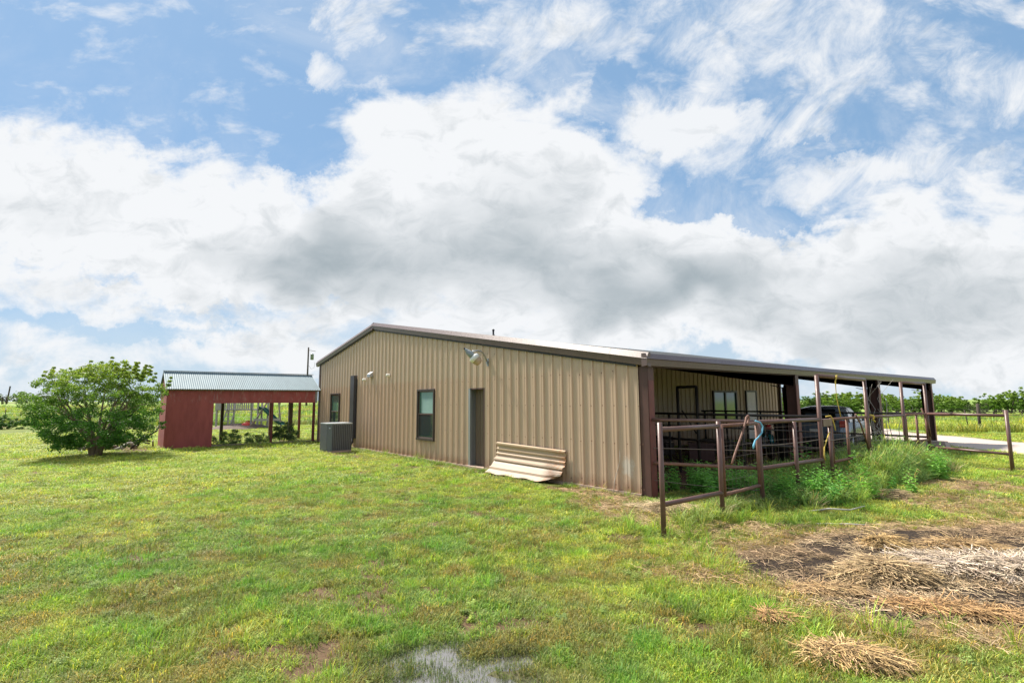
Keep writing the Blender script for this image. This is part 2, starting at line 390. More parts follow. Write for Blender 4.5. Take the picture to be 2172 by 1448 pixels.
def puddle_f(x, y): return np.maximum.reduce([g2(x, y, 3.36, -6.14, .52, .36, .74, .68), .85*g2(x, y, 2.82, -6.05, .38, .17, .3, .9), .9*g2(x, y, 3.25, -5.72, .30, .15, .3, .9), .55*g2(x, y, 2.72, -6.55, .22, .07, .74, .68)])
def hgt(x, y):
    x = np.asarray(x, float); y = np.asarray(y, float)
    r = np.hypot(x-CX, y-CY); lat = ((x-CX)*RH2[0]+(y-CY)*RH2[1])/np.maximum(r, 1)
    near = 1-sstep(18, 60, r)
    h = .05*(fbm(x, y, .45, 3, 3)-.5)*near + .028*(fbm(x, y, 2.3, 3, 5)-.5)*near
    inb = (x > -18.6) & (x < .6) & (y > -.25) & (y < 19.2)
    h = np.where(inb, np.minimum(h, 0)-.02, h)
    h = h + 2.0*sstep(38, 165, r)*sstep(.15, -.35, lat)
    h = h - .85*sstep(40, 72, r)*sstep(.08, .35, lat)
    h = h + 6*sstep(400, 1500, r)*sstep(.2, -.3, lat) 
    pf = puddle_f(x, y)
    h = h - .050*pf + .062*(fbm(x, y, 6, 4, 8)-.5)*sstep(.05, .5, pf)
    pd = poly_dist(x, y, COMPOST)
    h = h + .035*sstep(-.1, .6, pd)*fbm(x, y, 4, 3, 12)
    return h
def m_compost(x, y):
    return sstep(-.22, .22, poly_dist(x, y, COMPOST)+.55*(fbm(x, y, 1.7, 4, 21)-.5))
def m_dark(x, y):
    g = np.maximum.reduce([g2(x,y,3.72,-1.95,.30,.20,1,.7), g2(x,y,3.95,-2.35,.25,.12,1,.8), g2(x,y,3.78,-.75,.45,.28,.6,1), g2(x,y,4.35,.35,.75,.36,.8,1), g2(x,y,5.3,.9,.6,.4,1,1), g2(x,y,5.15,-1.75,.45,.14,1,.4), g2(x,y,4.72,-2.75,.25,.10,1,.5), g2(x,y,5.6,-1.3,.4,.12,1,.5)])
    return sstep(.14, .30, g*.8+.55*(fbm(x, y, 3.4, 4, 33)-.25))*m_compost(x, y)
def m_drive(x, y):
    a = sstep(-.25, .25, poly_dist(x, y, DRIVE)+.5*(fbm(x, y, .9, 3, 41)-.5))
    lat = (x-CX)*RH2[0]+(y-CY)*RH2[1]; fw = (x-CX)*FH2[0]+(y-CY)*FH2[1]
    return np.maximum(a, sstep(4.5, 3, np.abs(fw-68))*sstep(44, 47, lat)*sstep(63, 60, lat))
def m_dry(x, y):                                   # bleached thatch near the corner and round the compost
    g = np.maximum.reduce([1.15*g2(x,y,.9,-1.25,1.6,.62,1,-.25), g2(x,y,2.7,-.9,.75,.5,1,1), g2(x,y,-.6,-.45,1.3,.28,1,0), g2(x,y,3.1,-3.1,.6,.5,1,1), .8*g2(x,y,4.1,3.6,1.2,1.5,1,1), .85*g2(x,y,3.4,5.9,1.3,1.0,1,1), .7*g2(x,y,2.95,-2.6,.8,.5,1,0)])
    g = np.maximum(g, .8*sstep(-.9, -.1, poly_dist(x, y, COMPOST)))
    return sstep(.30, .62, g*.8+.5*(fbm(x, y, 2.2, 4, 51)-.3))
def m_bare(x, y):                                  # scattered brown thin spots in the lawn
    a = fbm(x*1.0, y*1.0, .8, 4, 61); b = fbm(x, y, 3.5, 3, 62)
    s = sstep(.60, .67, a*.45+b*.55)*.9
    s = np.maximum(s, .95*sstep(.25, .5, np.maximum.reduce([g2(x,y,-11.6,-1.3,1.9,.55,1,-.1), .8*g2(x,y,-.9,-.55,1.6,.22,1,0), .6*g2(x,y,-6,-.45,3.5,.15,1,0)])*.7+.5*(b-.3)))
    s = np.maximum(s, .9*sstep(.35, .6, g2(x,y,-19.0,-6.9,1.8,.6,1,.1)*.8+.3*(b-.3)))
    s = np.maximum(s, .8*sstep(.4, .65, g2(x,y,3.7,-4.4,.9,.25,1,1)*.6+.5*(b-.3)))
    return s
def m_inside(x, y):                                # dirt floor under the porch roof
    return sstep(-.1, .35, np.minimum.reduce([x+5.9, .15-x, y-.05, 18.6-y])+.35*(fbm(x, y, 1.3, 3, 71)-.5))
def m_field(x, y):                                 # unmown pasture beyond the old fences
    r = np.hypot(x-CX, y-CY); lat = (x-CX)*RH2[0]+(y-CY)*RH2[1]; fw = (x-CX)*FH2[0]+(y-CY)*FH2[1]
    edge = np.where(lat < 0, 41.5-.0*lat, 40-.0*lat)
    a = sstep(-.4, .6, fw-41.0+1.2*(fbm(x, y, .4, 3, 81)-.5))
    b = sstep(-.4, .6, fw-(33.5-.27*lat)+1.2*(fbm(x, y, .4, 3, 82)-.5))
    t = sstep(3, 9, lat); return a*(1-t)+b*t

def lines(segs):
    out = []
    for a, b, s in segs: out.append(np.arange(a, b, s))
    return np.concatenate(out)
gx = np.concatenate([-np.geomspace(4200, 60, 26), lines([(-58,-22,1.2),(-22,-6,.35),(-6,8,.075),(8,16,.4),(16,60,1.5)]), np.geomspace(62, 2600, 20)])
gy = np.concatenate([-np.geomspace(2600, 42, 20), lines([(-40,-10,1.2),(-10,-8,.3),(-8,3,.075),(3,14,.22),(14,40,.6),(40,70,1.5)]), np.geomspace(72, 4200, 26)])
X, Y = np.meshgrid(gx, gy); Z = hgt(X, Y)
nx, ny = len(gx), len(gy)
co = np.stack([X, Y, Z], -1).reshape(-1, 3)
i = np.arange(nx-1)[None, :]+np.arange(ny-1)[:, None]*nx
fc = np.stack([i, i+1, i+1+nx, i+nx], -1).reshape(-1, 4)
me = bpy.data.meshes.new('ground'); me.vertices.add(len(co)); me.vertices.foreach_set('co', co.ravel())
me.loops.add(fc.size); me.loops.foreach_set('vertex_index', fc.ravel().astype(np.int32))
me.polygons.add(len(fc)); me.polygons.foreach_set('loop_start', np.arange(0, fc.size, 4, dtype=np.int32))
me.polygons.foreach_set('loop_total', np.full(len(fc), 4, dtype=np.int32)); me.update(calc_edges=True)
me.polygons.foreach_set('use_smooth', np.ones(len(fc), bool))
xf, yf = co[:, 0], co[:, 1]
def setcol(me, name, arrs):
    a = me.color_attributes.new(name, 'FLOAT_COLOR', 'POINT'); d_ = np.ones((len(me.vertices), 4), np.float32)
    for k, q in enumerate(arrs): d_[:, k] = q
    a.data.foreach_set('color', d_.ravel())
setcol(me, 'ma', [m_compost(xf, yf), m_dark(xf, yf), m_drive(xf, yf)])
setcol(me, 'mb', [m_dry(xf, yf), m_bare(xf, yf), m_inside(xf, yf)])
setcol(me, 'mc', [m_field(xf, yf), sstep(.03, .4, puddle_f(xf, yf)), sstep(30, 70, np.hypot(xf-CX, yf-CY))])
def groundmat():
    m, t, p = new_mat('yard_ground')
    g = t.node('ShaderNodeNewGeometry').outputs['Position']
    def at(n):
        a = t.node('ShaderNodeAttribute'); a.attribute_name = n; return t.sep(a.outputs['Color'])
    A, B, C = at('ma'), at('mb'), at('mc')
    n1 = t.noise(g, 1.3, 6, .62); n2 = t.noise(g, 9, 6, .65); n3 = t.noise(g, 55, 5, .65); nb = t.noise(g, .12, 4, .55)
    def brk(m_, w=.35): return t.ramp(t.math('ADD', m_, t.math('MULTIPLY', t.math('SUBTRACT', n2, .5), w*2)), .35, .65)
    green = t.mix(t.ramp(n1, .35, .65), (.20, .22, .036), (.12, .16, .030))
    green = t.mix(t.ramp(n2, .42, .68, 0, .55), green, (.13, .10, .045))
    green = t.mix(t.ramp(n3, .35, .7, 0, .5), green, (.055, .055, .022))
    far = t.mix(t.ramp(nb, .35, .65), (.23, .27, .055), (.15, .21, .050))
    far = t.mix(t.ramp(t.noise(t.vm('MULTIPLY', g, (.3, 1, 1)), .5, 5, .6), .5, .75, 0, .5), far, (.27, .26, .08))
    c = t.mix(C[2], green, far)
    fieldc = t.mix(t.ramp(t.noise(g, .10, 6, .6), .38, .62), (.15, .25, .065), (.27, .34, .07))
    c = t.mix(C[0], c, fieldc)
    c = t.mix(brk(B[1]), c, t.mix(n2, (.17, .105, .06), (.085, .055, .032)))
    c = t.mix(brk(B[0]), c, t.mix(n3, (.36, .26, .14), (.17, .105, .055)))
    c = t.mix(brk(A[0], .2), c, t.mix(n3, (.15, .10, .065), (.035, .025, .019)))
    c = t.mix(brk(A[1], .3), c, t.mix(t.ramp(n3, .40, .62), (.010, .008, .007), t.mix(n2, (.035, .024, .018), (.10, .065, .04))))
    c = t.mix(B[2], c, t.mix(n2, (.15, .075, .05), (.075, .042, .032)))
    c = t.mix(A[2], c, t.mix(n3, (.50, .42, .37), t.mix(n2, (.44, .35, .29), (.56, .50, .46))))
    c = t.mix(t.math('MULTIPLY', C[1], .75), c, (.06, .045, .03))
    t.put(p.inputs['Base Color'], c); t.put(p.inputs['Roughness'], t.ramp(C[1], 0, 1, .95, .5)); p.inputs['Specular IOR Level'].default_value = .25
    bump(t, p, t.math('ADD', t.math('MULTIPLY', n3, .5), n2), .55, .03); return m
me.materials.append(groundmat())
ground = bpy.data.objects.new('ground', me); col.objects.link(ground)
tag(ground, 'flat yard and pasture with patchy lawn, bare spots, compost and pale gravel drive', kind='structure')

# rain puddle lying in the low spot at the near edge of the lawn
def watermat():
    m, t, p = new_mat('puddle_water'); g = t.node('ShaderNodeNewGeometry').outputs['Position']
    p.inputs['Base Color'].default_value = (.10, .092, .085, 1); p.inputs['Roughness'].default_value = .03; p.inputs['IOR'].default_value = 2.3
    p.inputs['Specular IOR Level'].default_value = .9
    bump(t, p, t.noise(g, 22, 3, .5), .05, .01); return m
mb = MB(); n = 40; mb.add([(3.15+1.35*math.cos(2*math.pi*k/n), -6.2+1.1*math.sin(2*math.pi*k/n), -.026) for k in range(n)], [tuple(range(n))])
tag(mb.obj('puddle', watermat()), 'shallow rain puddle with grass poking through, reflecting the sky', kind='structure')
# ridge on the far right horizon, air haze painted into its blue colour
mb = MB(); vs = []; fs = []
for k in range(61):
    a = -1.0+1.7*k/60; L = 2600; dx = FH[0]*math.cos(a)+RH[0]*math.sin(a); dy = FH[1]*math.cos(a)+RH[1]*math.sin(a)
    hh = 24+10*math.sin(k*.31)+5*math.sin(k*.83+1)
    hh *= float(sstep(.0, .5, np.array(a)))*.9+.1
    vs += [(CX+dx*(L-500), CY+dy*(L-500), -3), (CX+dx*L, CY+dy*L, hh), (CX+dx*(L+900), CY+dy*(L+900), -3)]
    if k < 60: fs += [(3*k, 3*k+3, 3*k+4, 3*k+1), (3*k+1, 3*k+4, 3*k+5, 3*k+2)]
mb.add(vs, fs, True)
tag(mb.obj('hills', mk('haze_tinted_hills', (.17, .25, .30), .95, 0, (.13, .20, .25), .01, .5)), 'low blue wooded ridge on the far right horizon', kind='structure')

# ---------------------------------------------------------------- metal barn
FT = .3048
RIDGE_X = -12.2
def roofz(x, off=0.0):                              # underside line of the roof above x
    return (4.50 - .1683*(x-RIDGE_X) if x > RIDGE_X else 4.50 + .163*(x-RIDGE_X)) + off
def profile(u0, u1, phase=0.0, pitch=FT):
    """breakpoints (u, proud) of ribbed siding between u0 and u1"""
    pts = []
    k0 = math.floor((u0-phase)/pitch)-1; k1 = math.ceil((u1-phase)/pitch)+1
    for k in range(k0, k1):
        c = phase+k*pitch
        pts += [(c-.028, 0), (c-.014, .033), (c+.014, .033), (c+.028, 0), (c+.085, 0), (c+.092, .005), (c+.112, .005), (c+.119, 0), (c+.186, 0), (c+.193, .005), (c+.213, .005), (c+.220, 0)]
    us = [p[0] for p in pts]; ps = [p[1] for p in pts]
    f = lambda u: float(np.interp(u, us, ps))
    return sorted({u0, u1, *[u for u in us if u0 < u < u1]}), f
def ribbed(axis, fixed, u0, u1, top, openings, sign=-1, z0=0.03, phase=0.0):
    """ribbed sheet in plane axis=fixed; sign = outward direction; openings (ua,ub,za,zb)"""
    mb = MB(); us, f = profile(u0, u1, phase)
    ex = [e for o in openings for e in (o[0], o[1]) if u0 < e < u1]
    us = sorted(set(us) | set(ex))
    for a, b in zip(us[:-1], us[1:]):
        if b-a < 1e-5: continue
        mid = (a+b)/2; iv = [(z0, None)]
        for (ua, ub, za, zb) in openings:
            if ua < mid < ub:
                iv = [(z0, za)] if za > z0+.01 else []
                iv.append((zb, None))
        for lo, hi in iv:
            vs = []
            for u, z in ((a, lo), (b, lo), (b, top(b) if hi is None else hi), (a, top(a) if hi is None else hi)):
                q = fixed+sign*f(u); vs.append((u, q, z) if axis == 'y' else (q, u, z))
            mb.add(vs, [(0, 1, 2, 3)])
    return mb
barn = thing('metal_barn', (0, 0, 0), 'long tan ribbed-metal barn with brown trim and an open side porch', 'barn')
WINS = [(-16.63, -15.56, .58, 2.15), (-8.67, -7.60, .58, 2.15)]
DOOR = (-5.78, -5.03, 0.0, 2.12)
FLUE = None
# gable end: sheets three feet wide, lapped
xs = [-18.28+k*3*FT for k in range(20)]+[0.0]
panels = 0
for k in range(20):
    a, b = xs[k], xs[k+1]
    mb = ribbed('y', -.0015*(k % 2), a, b+(.0 if k == 19 else .012), lambda x: roofz(x, -.02), WINS+[DOOR], -1, .03, .06)
    part(mb, 'wall_panel', 'siding', barn)
# concrete footing strip showing under the sheets
part(MB().box((-18.25, -.045, -.25), (-5.80, -.004, .035)).box((-5.80, -.10, -.25), (-5.0, .16, .045)).box((-5.0, -.045, -.25), (0, -.004, .035)), 'slab_edge', 'slab', barn)
# corner trims, door head and jambs
part(MB().box((-18.31, -.05, .02), (-18.20, .03, roofz(-18.3)-.02)), 'corner_trim', 'trim', barn)
part(MB().box((-18.29, .03, 0.0), (-18.25, 18.9, roofz(-18.25)-.05)), 'side_wall', 'siding_in', barn)
part(MB().box((-18.25, 18.86, 0), (-5.9, 18.9, 2.9)), 'back_wall', 'siding_in', barn)
# inner wall of the porch
PW = [(12.40, 14.32, .86, 2.17)]; PD = (15.15, 16.15, 0, 2.2)
for k in range(20):
    a = .02+k*.9144; b = min(a+.9144+.01, 18.62)
    if a > 18.6: break
    if a >= PW[0][0]-.02 and b <= PW[0][1]+.02:        # the sheet cut in two by the wide window
        part(ribbed('x', -5.85, a, b, lambda y: PW[0][2], [], 1, .02, .1), 'porch_wall_panel', 'siding_in', barn)
        part(ribbed('x', -5.85, a, b, lambda y: roofz(-5.85, -.05), [], 1, PW[0][3], .1), 'porch_wall_panel', 'siding_in', barn); continue
    mb = ribbed('x', -5.85+.0015*(k % 2), a, b, lambda y: roofz(-5.85, -.05), PW+[PD], 1, .02, .1)
    part(mb, 'porch_wall_panel', 'siding_in', barn)
part(MB().box((-5.90, 18.60, .02), (-5.80, 18.70, roofz(-5.85)-.03)), 'corner_trim', 'trim', barn)
# side of the enclosed front wing facing the porch is the back of the gable sheet: girts
for z in (.95, 1.75):
    part(MB().box((-4.95, .03, z-.04), (-.02, .11, z+.04)), 'girt', 'steel', barn)
# screws along the girts
mb = MB()
for z in (.14, .93, 1.66, 2.32, 3.0):
    for k in range(60):
        x = -.12-k*FT+.12+random.uniform(-.012, .012)
        if z > roofz(x)-.2 or any(o[0]-.05 < x < o[1]+.05 and o[2]-.05 < z < o[3]+.05 for o in WINS+[DOOR]): continue
        for dx in ((0, .06) if random.random() < .3 else (0,)):
            zz = z+random.uniform(-.02, .02); s = .011
            mb.add([(x+dx-s, -.012, zz-s), (x+dx+s, -.012, zz-s), (x+dx+s, -.012, zz+s), (x+dx-s, -.012, zz+s)], [(0, 1, 2, 3)])
part(mb, 'screws', 'pipe_rust', barn, 'stuff')
# windows: bronze frame, two sashes, glass, blinds
def barn_window(x0, x1, z0, z1, blind):
    f = part(MB().box((x0, -.075, z0), (x0+.05, .03, z1)).box((x1-.05, -.075, z0), (x1, .03, z1)).box((x0+.05, -.075, z1-.05), (x1-.05, .03, z1)).box((x0-.01, -.085, z0), (x1+.01, .03, z0+.07)), 'window', 'darkwin', barn)
    m = (z0+z1)/2+.02; i0, i1 = x0+.05, x1-.05
    sash = MB()
    for a, b, y in ((m-.02, z1-.05, -.02), (z0+.07, m+.02, -.045)):
        sash.box((i0, y, a), (i0+.035, y+.03, b)).box((i1-.035, y, a), (i1, y+.03, b)).box((i0+.035, y, b-.035), (i1-.035, y+.03, b)).box((i0+.035, y, a), (i1-.035, y+.03, a+.035))
    o = sash.obj('sash', 'trim', f)
    MB().box((i0+.035, -.012, m-.02), (i1-.035, -.006, z1-.085)).obj('pane', 'glass_g', f)
    MB().box((i0+.035, -.036, z0+.1), (i1-.035, -.030, m-.01)).obj('pane', 'glass', f)
    bl = MB(); k = 0
    z = z1-.10
    while z > m+.03:
        x = i0+.16; bl.add([(x, -.014, z), (i1-.04, -.014, z), (i1-.04, -.022, z-.022), (x, -.022, z-.022)], [(0, 1, 2, 3)]); z -= .032
    if blind: bl.obj('blind', 'blindmat', f)
    return f
MT['blindmat'] = mk('blind_slats', (.30, .48, .42), .5, 0, (.2, .36, .3), 3, .5)
barn_window(*WINS[0], False); barn_window(*WINS[1], True)
# recessed doorway with a ribbed inner sheet as door
part(MB().box((-5.78, -.02, .045), (-5.70, .05, 2.12)).box((-5.78, .05, .045), (-5.755, .24, 2.12)), 'door_jamb', 'galv', barn)
part(MB().box((-5.055, -.02, .045), (-5.03, .24, 2.12)), 'door_jamb', 'trim', barn)
part(MB().box((-5.70, -.01, 2.085), (-5.055, .24, 2.12)), 'door_head', 'steel', barn)
mbd = MB(); us, f = profile(-5.76, -5.04, .02, .15)
for a, b in zip(us[:-1], us[1:]): mbd.add([(a, .20-f(a), .05), (b, .20-f(b), .05), (b, .20-f(b), 2.1), (a, .20-f(a), 2.1)], [(0, 1, 2, 3)])
MT['doormat'] = mk('brown_door_sheet', (.19, .14, .10), .6, 0, (.14, .105, .08), 4, .5)
part(mbd, 'door', 'doormat', barn)
# rake trim: light sloping face above a darker lower face, in lengths with seams
def rake(xa, xb, nm='rake_trim'):
    pr_ = [(.0, .25), (-.055, .25), (-.125, .13), (-.112, .12), (-.095, -.005), (0, -.02)]
    mb = MB(); vs = []
    for x in (xa, xb):
        z = roofz(x)
        vs += [(x, q, z+h) for q, h in pr_]
    n = len(pr_); fs = [(j, j+1, n+j+1, n+j) for j in range(n-1)]+[tuple(range(n-1, -1, -1)), tuple(range(n, 2*n))]
    mb.add(vs, fs); return part(mb, nm, 'trim', barn)
rake(-18.62, RIDGE_X)
for a, b in ((RIDGE_X, -6.60), (-6.595, -.60), (-.595, .30)): rake(a, b)
part(MB().add([(RIDGE_X-.18, -.135, roofz(RIDGE_X-.18)-.03), (RIDGE_X-.18, -.07, roofz(RIDGE_X-.18)+.25), (RIDGE_X, -.07, roofz(RIDGE_X)+.262), (RIDGE_X+.03, -.07, roofz(RIDGE_X)+.262), (RIDGE_X+.03, -.135, roofz(RIDGE_X)-.03), (RIDGE_X, -.135, roofz(RIDGE_X)+.13)],
    [(0, 4, 3, 2, 1), (0, 1, 2, 3, 4)]), 'ridge_trim', 'trim', barn)
# black strip standing in for the shadow line under the rake
mb = MB()
for a, b in ((-18.25, RIDGE_X), (RIDGE_X, -.0)):
    mb.add([(a, -.05, roofz(a)-.055), (b, -.05, roofz(b)-.055), (b, -.05, roofz(b)-.01), (a, -.05, roofz(a)-.01)], [(0, 1, 2, 3)])
part(mb, 'rake_shadow_strip', 'black', barn)
# eave trim along the open porch side, in twenty-foot lengths
EX = .30; EZ = roofz(.30)
for a, b in ((.0, 6.05), (6.055, 12.15), (12.155, 18.95)):
    a2 = -.12 if a == 0 else a
    pr_ = [(-.02, .235), (.045, .235), (.120, .130), (.108, .112), (.094, .0), (-.02, -.012)]
    vs = [(EX-.1+q, y, EZ+h) for y in (a2, b) for q, h in pr_]; n = len(pr_)
    part(MB().add(vs, [(j+n, j+n+1, j+1, j) for j in range(n-1)]+[tuple(range(n)), tuple(range(2*n-1, n-1, -1))]), 'eave_trim', 'trim', barn)
# roof: ribbed sheets three feet wide running down the slope
for k in range(21):
    y0 = -.06+k*.9144; y1 = min(y0+.9144, 18.95)
    if y0 > 18.9: break
    for xa, xb in ((RIDGE_X, .29), (RIDGE_X, -18.62)):
        mb = MB(); us, f = profile(y0, y1, .0)
        for a, b in zip(us[:-1], us[1:]):
            vs = [(xa, a, roofz(xa)+.105+f(a)), (xa, b, roofz(xa)+.105+f(b)), (xb, b, roofz(xb)+.105+f(b)), (xb, a, roofz(xb)+.105+f(a))]
            mb.add(vs, [(0, 3, 2, 1)] if xb > xa else [(0, 1, 2, 3)])
        part(mb, 'roof_sheet', 'roofmetal', barn)
part(MB().add([(-5.85, 0, roofz(-5.85)+.125), (.24, 0, roofz(.24)+.125), (.24, 18.9, roofz(.24)+.125), (-5.85, 18.9, roofz(-5.85)+.125)], [(0, 1, 2, 3)]), 'porch_ceiling', 'steel', barn)
# porch frames: tapered columns with haunched rafters; purlins between
def column(y, first=False):
    hw = .09; mb = MB()
    x0, x1 = (-.02, .205) if first else (-.02, .29)
    top = EZ-.01
    mb.box((x1-.012, y-hw, -.05), (x1, y+hw, top))                 # outer flange
    mb.add([(x0+.03, y-hw, -.05), (x0+.03, y+hw, -.05), (x0-.05, y+hw, top-.3), (x0-.05, y-hw, top-.3)], [(0, 1, 2, 3), (3, 2, 1, 0)])
    mb.box((x0+.03, y-.004, -.05), (x1-.012, y+.004, top))
    mb.add([(x0+.03, y, -.05), (x0+.03, y, top), (x0-.05, y, top-.3)], [(0, 1, 2), (2, 1, 0)])
    mb.bar((x0-.05, y, top-.32), (x0-.35, y, top-.24), .15, .012)
    if True: part(MB().box((x1+.001, y-hw+.01, -.05), (x1+.006, y+hw-.01, top-.25)), 'column_face', 'redsteel', barn)
    if first: mb.box((-.004, y-hw-.004, .0), (x1-.004, y-hw+.01, top+.02))
    part(mb, 'porch_column', 'steel', barn)
    za, zb = roofz(.2), roofz(-5.84)
    mb = MB()
    dz = .30
    for s_ in (-1, 1):
        mb.add([(.2, y+s_*.004, za-.01), (-5.84, y+s_*.004, zb-.01), (-5.84, y+s_*.004, zb-dz), (.2, y+s_*.004, za-dz)], [(0, 1, 2, 3), (3, 2, 1, 0)])
    mb.bar((.2, y, za-dz), (-5.84, y, zb-dz), .15, .012); mb.bar((.2, y, za-.005), (-5.84, y, zb-.005), .15, .012)
    part(mb, 'rafter', 'steel', barn)
for k, y in enumerate((.11, 6.1, 12.2, 18.3)): column(y, k == 0)
for k in range(5):
    x = -.35-k*1.25
    part(MB().box((x-.03, .05, roofz(x)+.0), (x+.03, 18.9, roofz(x)+.12)), 'purlin', 'steel', barn)
part(MB().box((.16, .1, EZ-.02), (.20, 18.9, EZ+.17)), 'eave_strut', 'steel', barn)
# porch window and door
f = part(MB().box((-5.84, 12.40, .86), (-5.76, 12.47, 2.17)).box((-5.84, 14.25, .86), (-5.76, 14.32, 2.17)).box((-5.84, 12.47, 2.09), (-5.76, 14.25, 2.17)).box((-5.84, 12.47, .86), (-5.76, 14.25, .93)).box((-5.83, 13.32, .93), (-5.77, 13.42, 2.09)), 'window', 'darkwin', barn)
MB().box((-5.825, 12.47, .93), (-5.81, 13.32, 2.09)).obj('pane', 'glass_g', f); MB().box((-5.825, 13.42, .93), (-5.81, 14.25, 2.09)).obj('pane', 'glass_g', f)
f = part(MB().box((-5.84, 15.15, .02), (-5.77, 15.22, 2.2)).box((-5.84, 16.08, .02), (-5.77, 16.15, 2.2)).box((-5.84, 15.22, 2.13), (-5.77, 16.08, 2.2)), 'door_frame', 'darkwin', barn)
o = MB().box((-5.84, 15.22, .03), (-5.80, 16.08, 2.13)).obj('door_leaf', 'white', f); o['label'] = 'pale door under the porch'
# flue on the roof ridge side
part(MB().lathe([(.11, 0), (.05, .10), (.04, .12), (.04, .26), (.055, .27), (.055, .33), (.0, .36)], 10, org=(-12.2, 5.55, 4.62)), 'roof_vent', 'charcoal', barn)

# ---------------------------------------------------------------- things fixed to the gable
ls = thing('line_set_cover', (-13.93, -.10, .35), 'tall charcoal duct on the gable wall behind the air conditioner', 'duct')
part(MB().box((-14.12, -.16, .36), (-13.74, -.034, 2.82)), 'duct', 'charcoal', ls)
part(MB().tube([(-13.86, -.11, .40), (-13.82, -.13, .22), (-13.6, -.35, .09), (-13.2, -.62, .08), (-12.85, -.78, .12)], .05, 8), 'hose', 'black', ls)
vh = thing('vent_hood', (-12.3, -.05, 2.7), 'small galvanised vent hood high on the gable wall', 'vent')
part(MB().add([(-12.47,-.035,2.90),(-12.20,-.035,2.90),(-12.20,-.16,2.81),(-12.47,-.16,2.81),(-12.47,-.035,2.70),(-12.20,-.035,2.70),(-12.20,-.16,2.70),(-12.47,-.16,2.70)], [(0,1,2,3),(3,2,6,7),(0,3,7,4),(1,5,6,2)]), 'hood', 'galv', vh)
for x, z in ((-12.9, 2.62), (-10.8, 2.70)):
    part(MB().lathe([(.055, 0), (.055, .09), (.04, .12), (0, .12)], 10, (0, -1, 0), (x, -.03, z)), 'pipe_cap', 'white', barn)
# dusk lamp on its bracket arm
lamp = thing('yard_lamp', (-4.83, -.04, 2.80), 'grey and white barn security lamp on a curved arm above the door', 'lamp')
arm = [(-4.83, -.06, 2.78), (-4.80, -.14, 2.90), (-4.73, -.26, 2.99), (-4.62, -.40, 3.03), (-4.50, -.62, 3.03), (-4.48, -.78, 3.00)]
part(MB().tube(arm, .021, 8), 'arm', 'galv', lamp)
part(MB().box((-4.87, -.055, 2.68), (-4.79, -.034, 2.88)).tube([(-4.83, -.05, 2.77), (-4.83, -.09, 2.77)], .03, 8), 'wall_bracket', 'lampgrey', lamp)
LC = Vector((-4.42, -.80, 2.87)); LA = (-Rt*.72+Vector((0, 0, .70))+Vector((.05, -.05, 0))).normalized()
def LP(pr_): return [(r*.88, h*.88) for r, h in pr_]
part(MB().lathe(LP([(0, .30), (.035, .30), (.04, .27), (.055, .25), (.055, .21), (.075, .20), (.085, .08), (.09, .0), (.0, .0)]), 16, LA, LC), 'housing', 'lampgrey', lamp)
part(MB().lathe(LP([(.09, .01), (.145, -.02), (.155, -.06), (.15, -.13), (.135, -.13)]), 18, LA, LC), 'reflector', 'lampwhite', lamp)
part(MB().lathe(LP([(.135, -.125), (.13, -.20), (.10, -.27), (.05, -.29), (0, -.29)]), 18, LA, LC), 'lens', mk('lamp_lens', (.45, .33, .23), .3, 0), lamp)
part(MB().lathe(LP([(.028, .0), (.028, .05), (0, .05)]), 10, LA, LC+LA*.264), 'photocell', 'black', lamp)

# air conditioner
ac = thing('air_conditioner', (-12.6, -1.2, 0), 'grey louvred air conditioning unit standing before the small window', 'air conditioner')
x0, x1, y0, y1 = -13.02, -12.16, -1.64, -.80
ch = .13
fp = [(x0, y0), (x1-ch, y0), (x1, y0+ch), (x1, y1), (x0, y1)]
mb = MB(); vs = [(a, b, z) for z in (.07, 1.0) for a, b in fp]; n = 5
part(mb.add(vs, [(j, (j+1) % n, n+(j+1) % n, n+j) for j in range(n)]+[tuple(range(n, 2*n))]), 'cabinet', 'acgrey', ac)
vs = [(a+(.01 if a > -12.6 else -.01), b+(.01 if b > -1.2 else -.01), z) for z in (1.0, 1.035) for a, b in fp]
part(MB().add(vs, [(j, (j+1) % n, n+(j+1) % n, n+j) for j in range(n)]+[tuple(range(n, 2*n))]), 'top_lid', 'aclight', ac)
part(MB().box((x0, y0+.02, 0.0), (x1, y1, .07)), 'base', 'slab', ac)
part(MB().box((x1+.001, y0+ch+.01, .10), (x1+.003, y1-.01, .97)).box((x0+.01, y0-.003, .10), (x1-ch-.01, y0-.001, .97)), 'coil_guard', 'charcoal', ac)
for j in range(10):
    y = y0+ch+.03+j*.066
    part(MB().box((x1+.003, y, .10), (x1+.014, y+.030, .97)), 'louvre', 'acgrey', ac)
for j in range(9):
    x = x0+.04+j*.078
    part(MB().box((x, y0-.012, .10), (x+.05, y0, .97)), 'louvre', 'acgrey', ac)
part(MB().lathe([(.03, 0), (.03, .004), (0, .004)], 12, (1, -1, 0), (x1-.06, y0+.06, .86)), 'badge', 'aclight', ac)

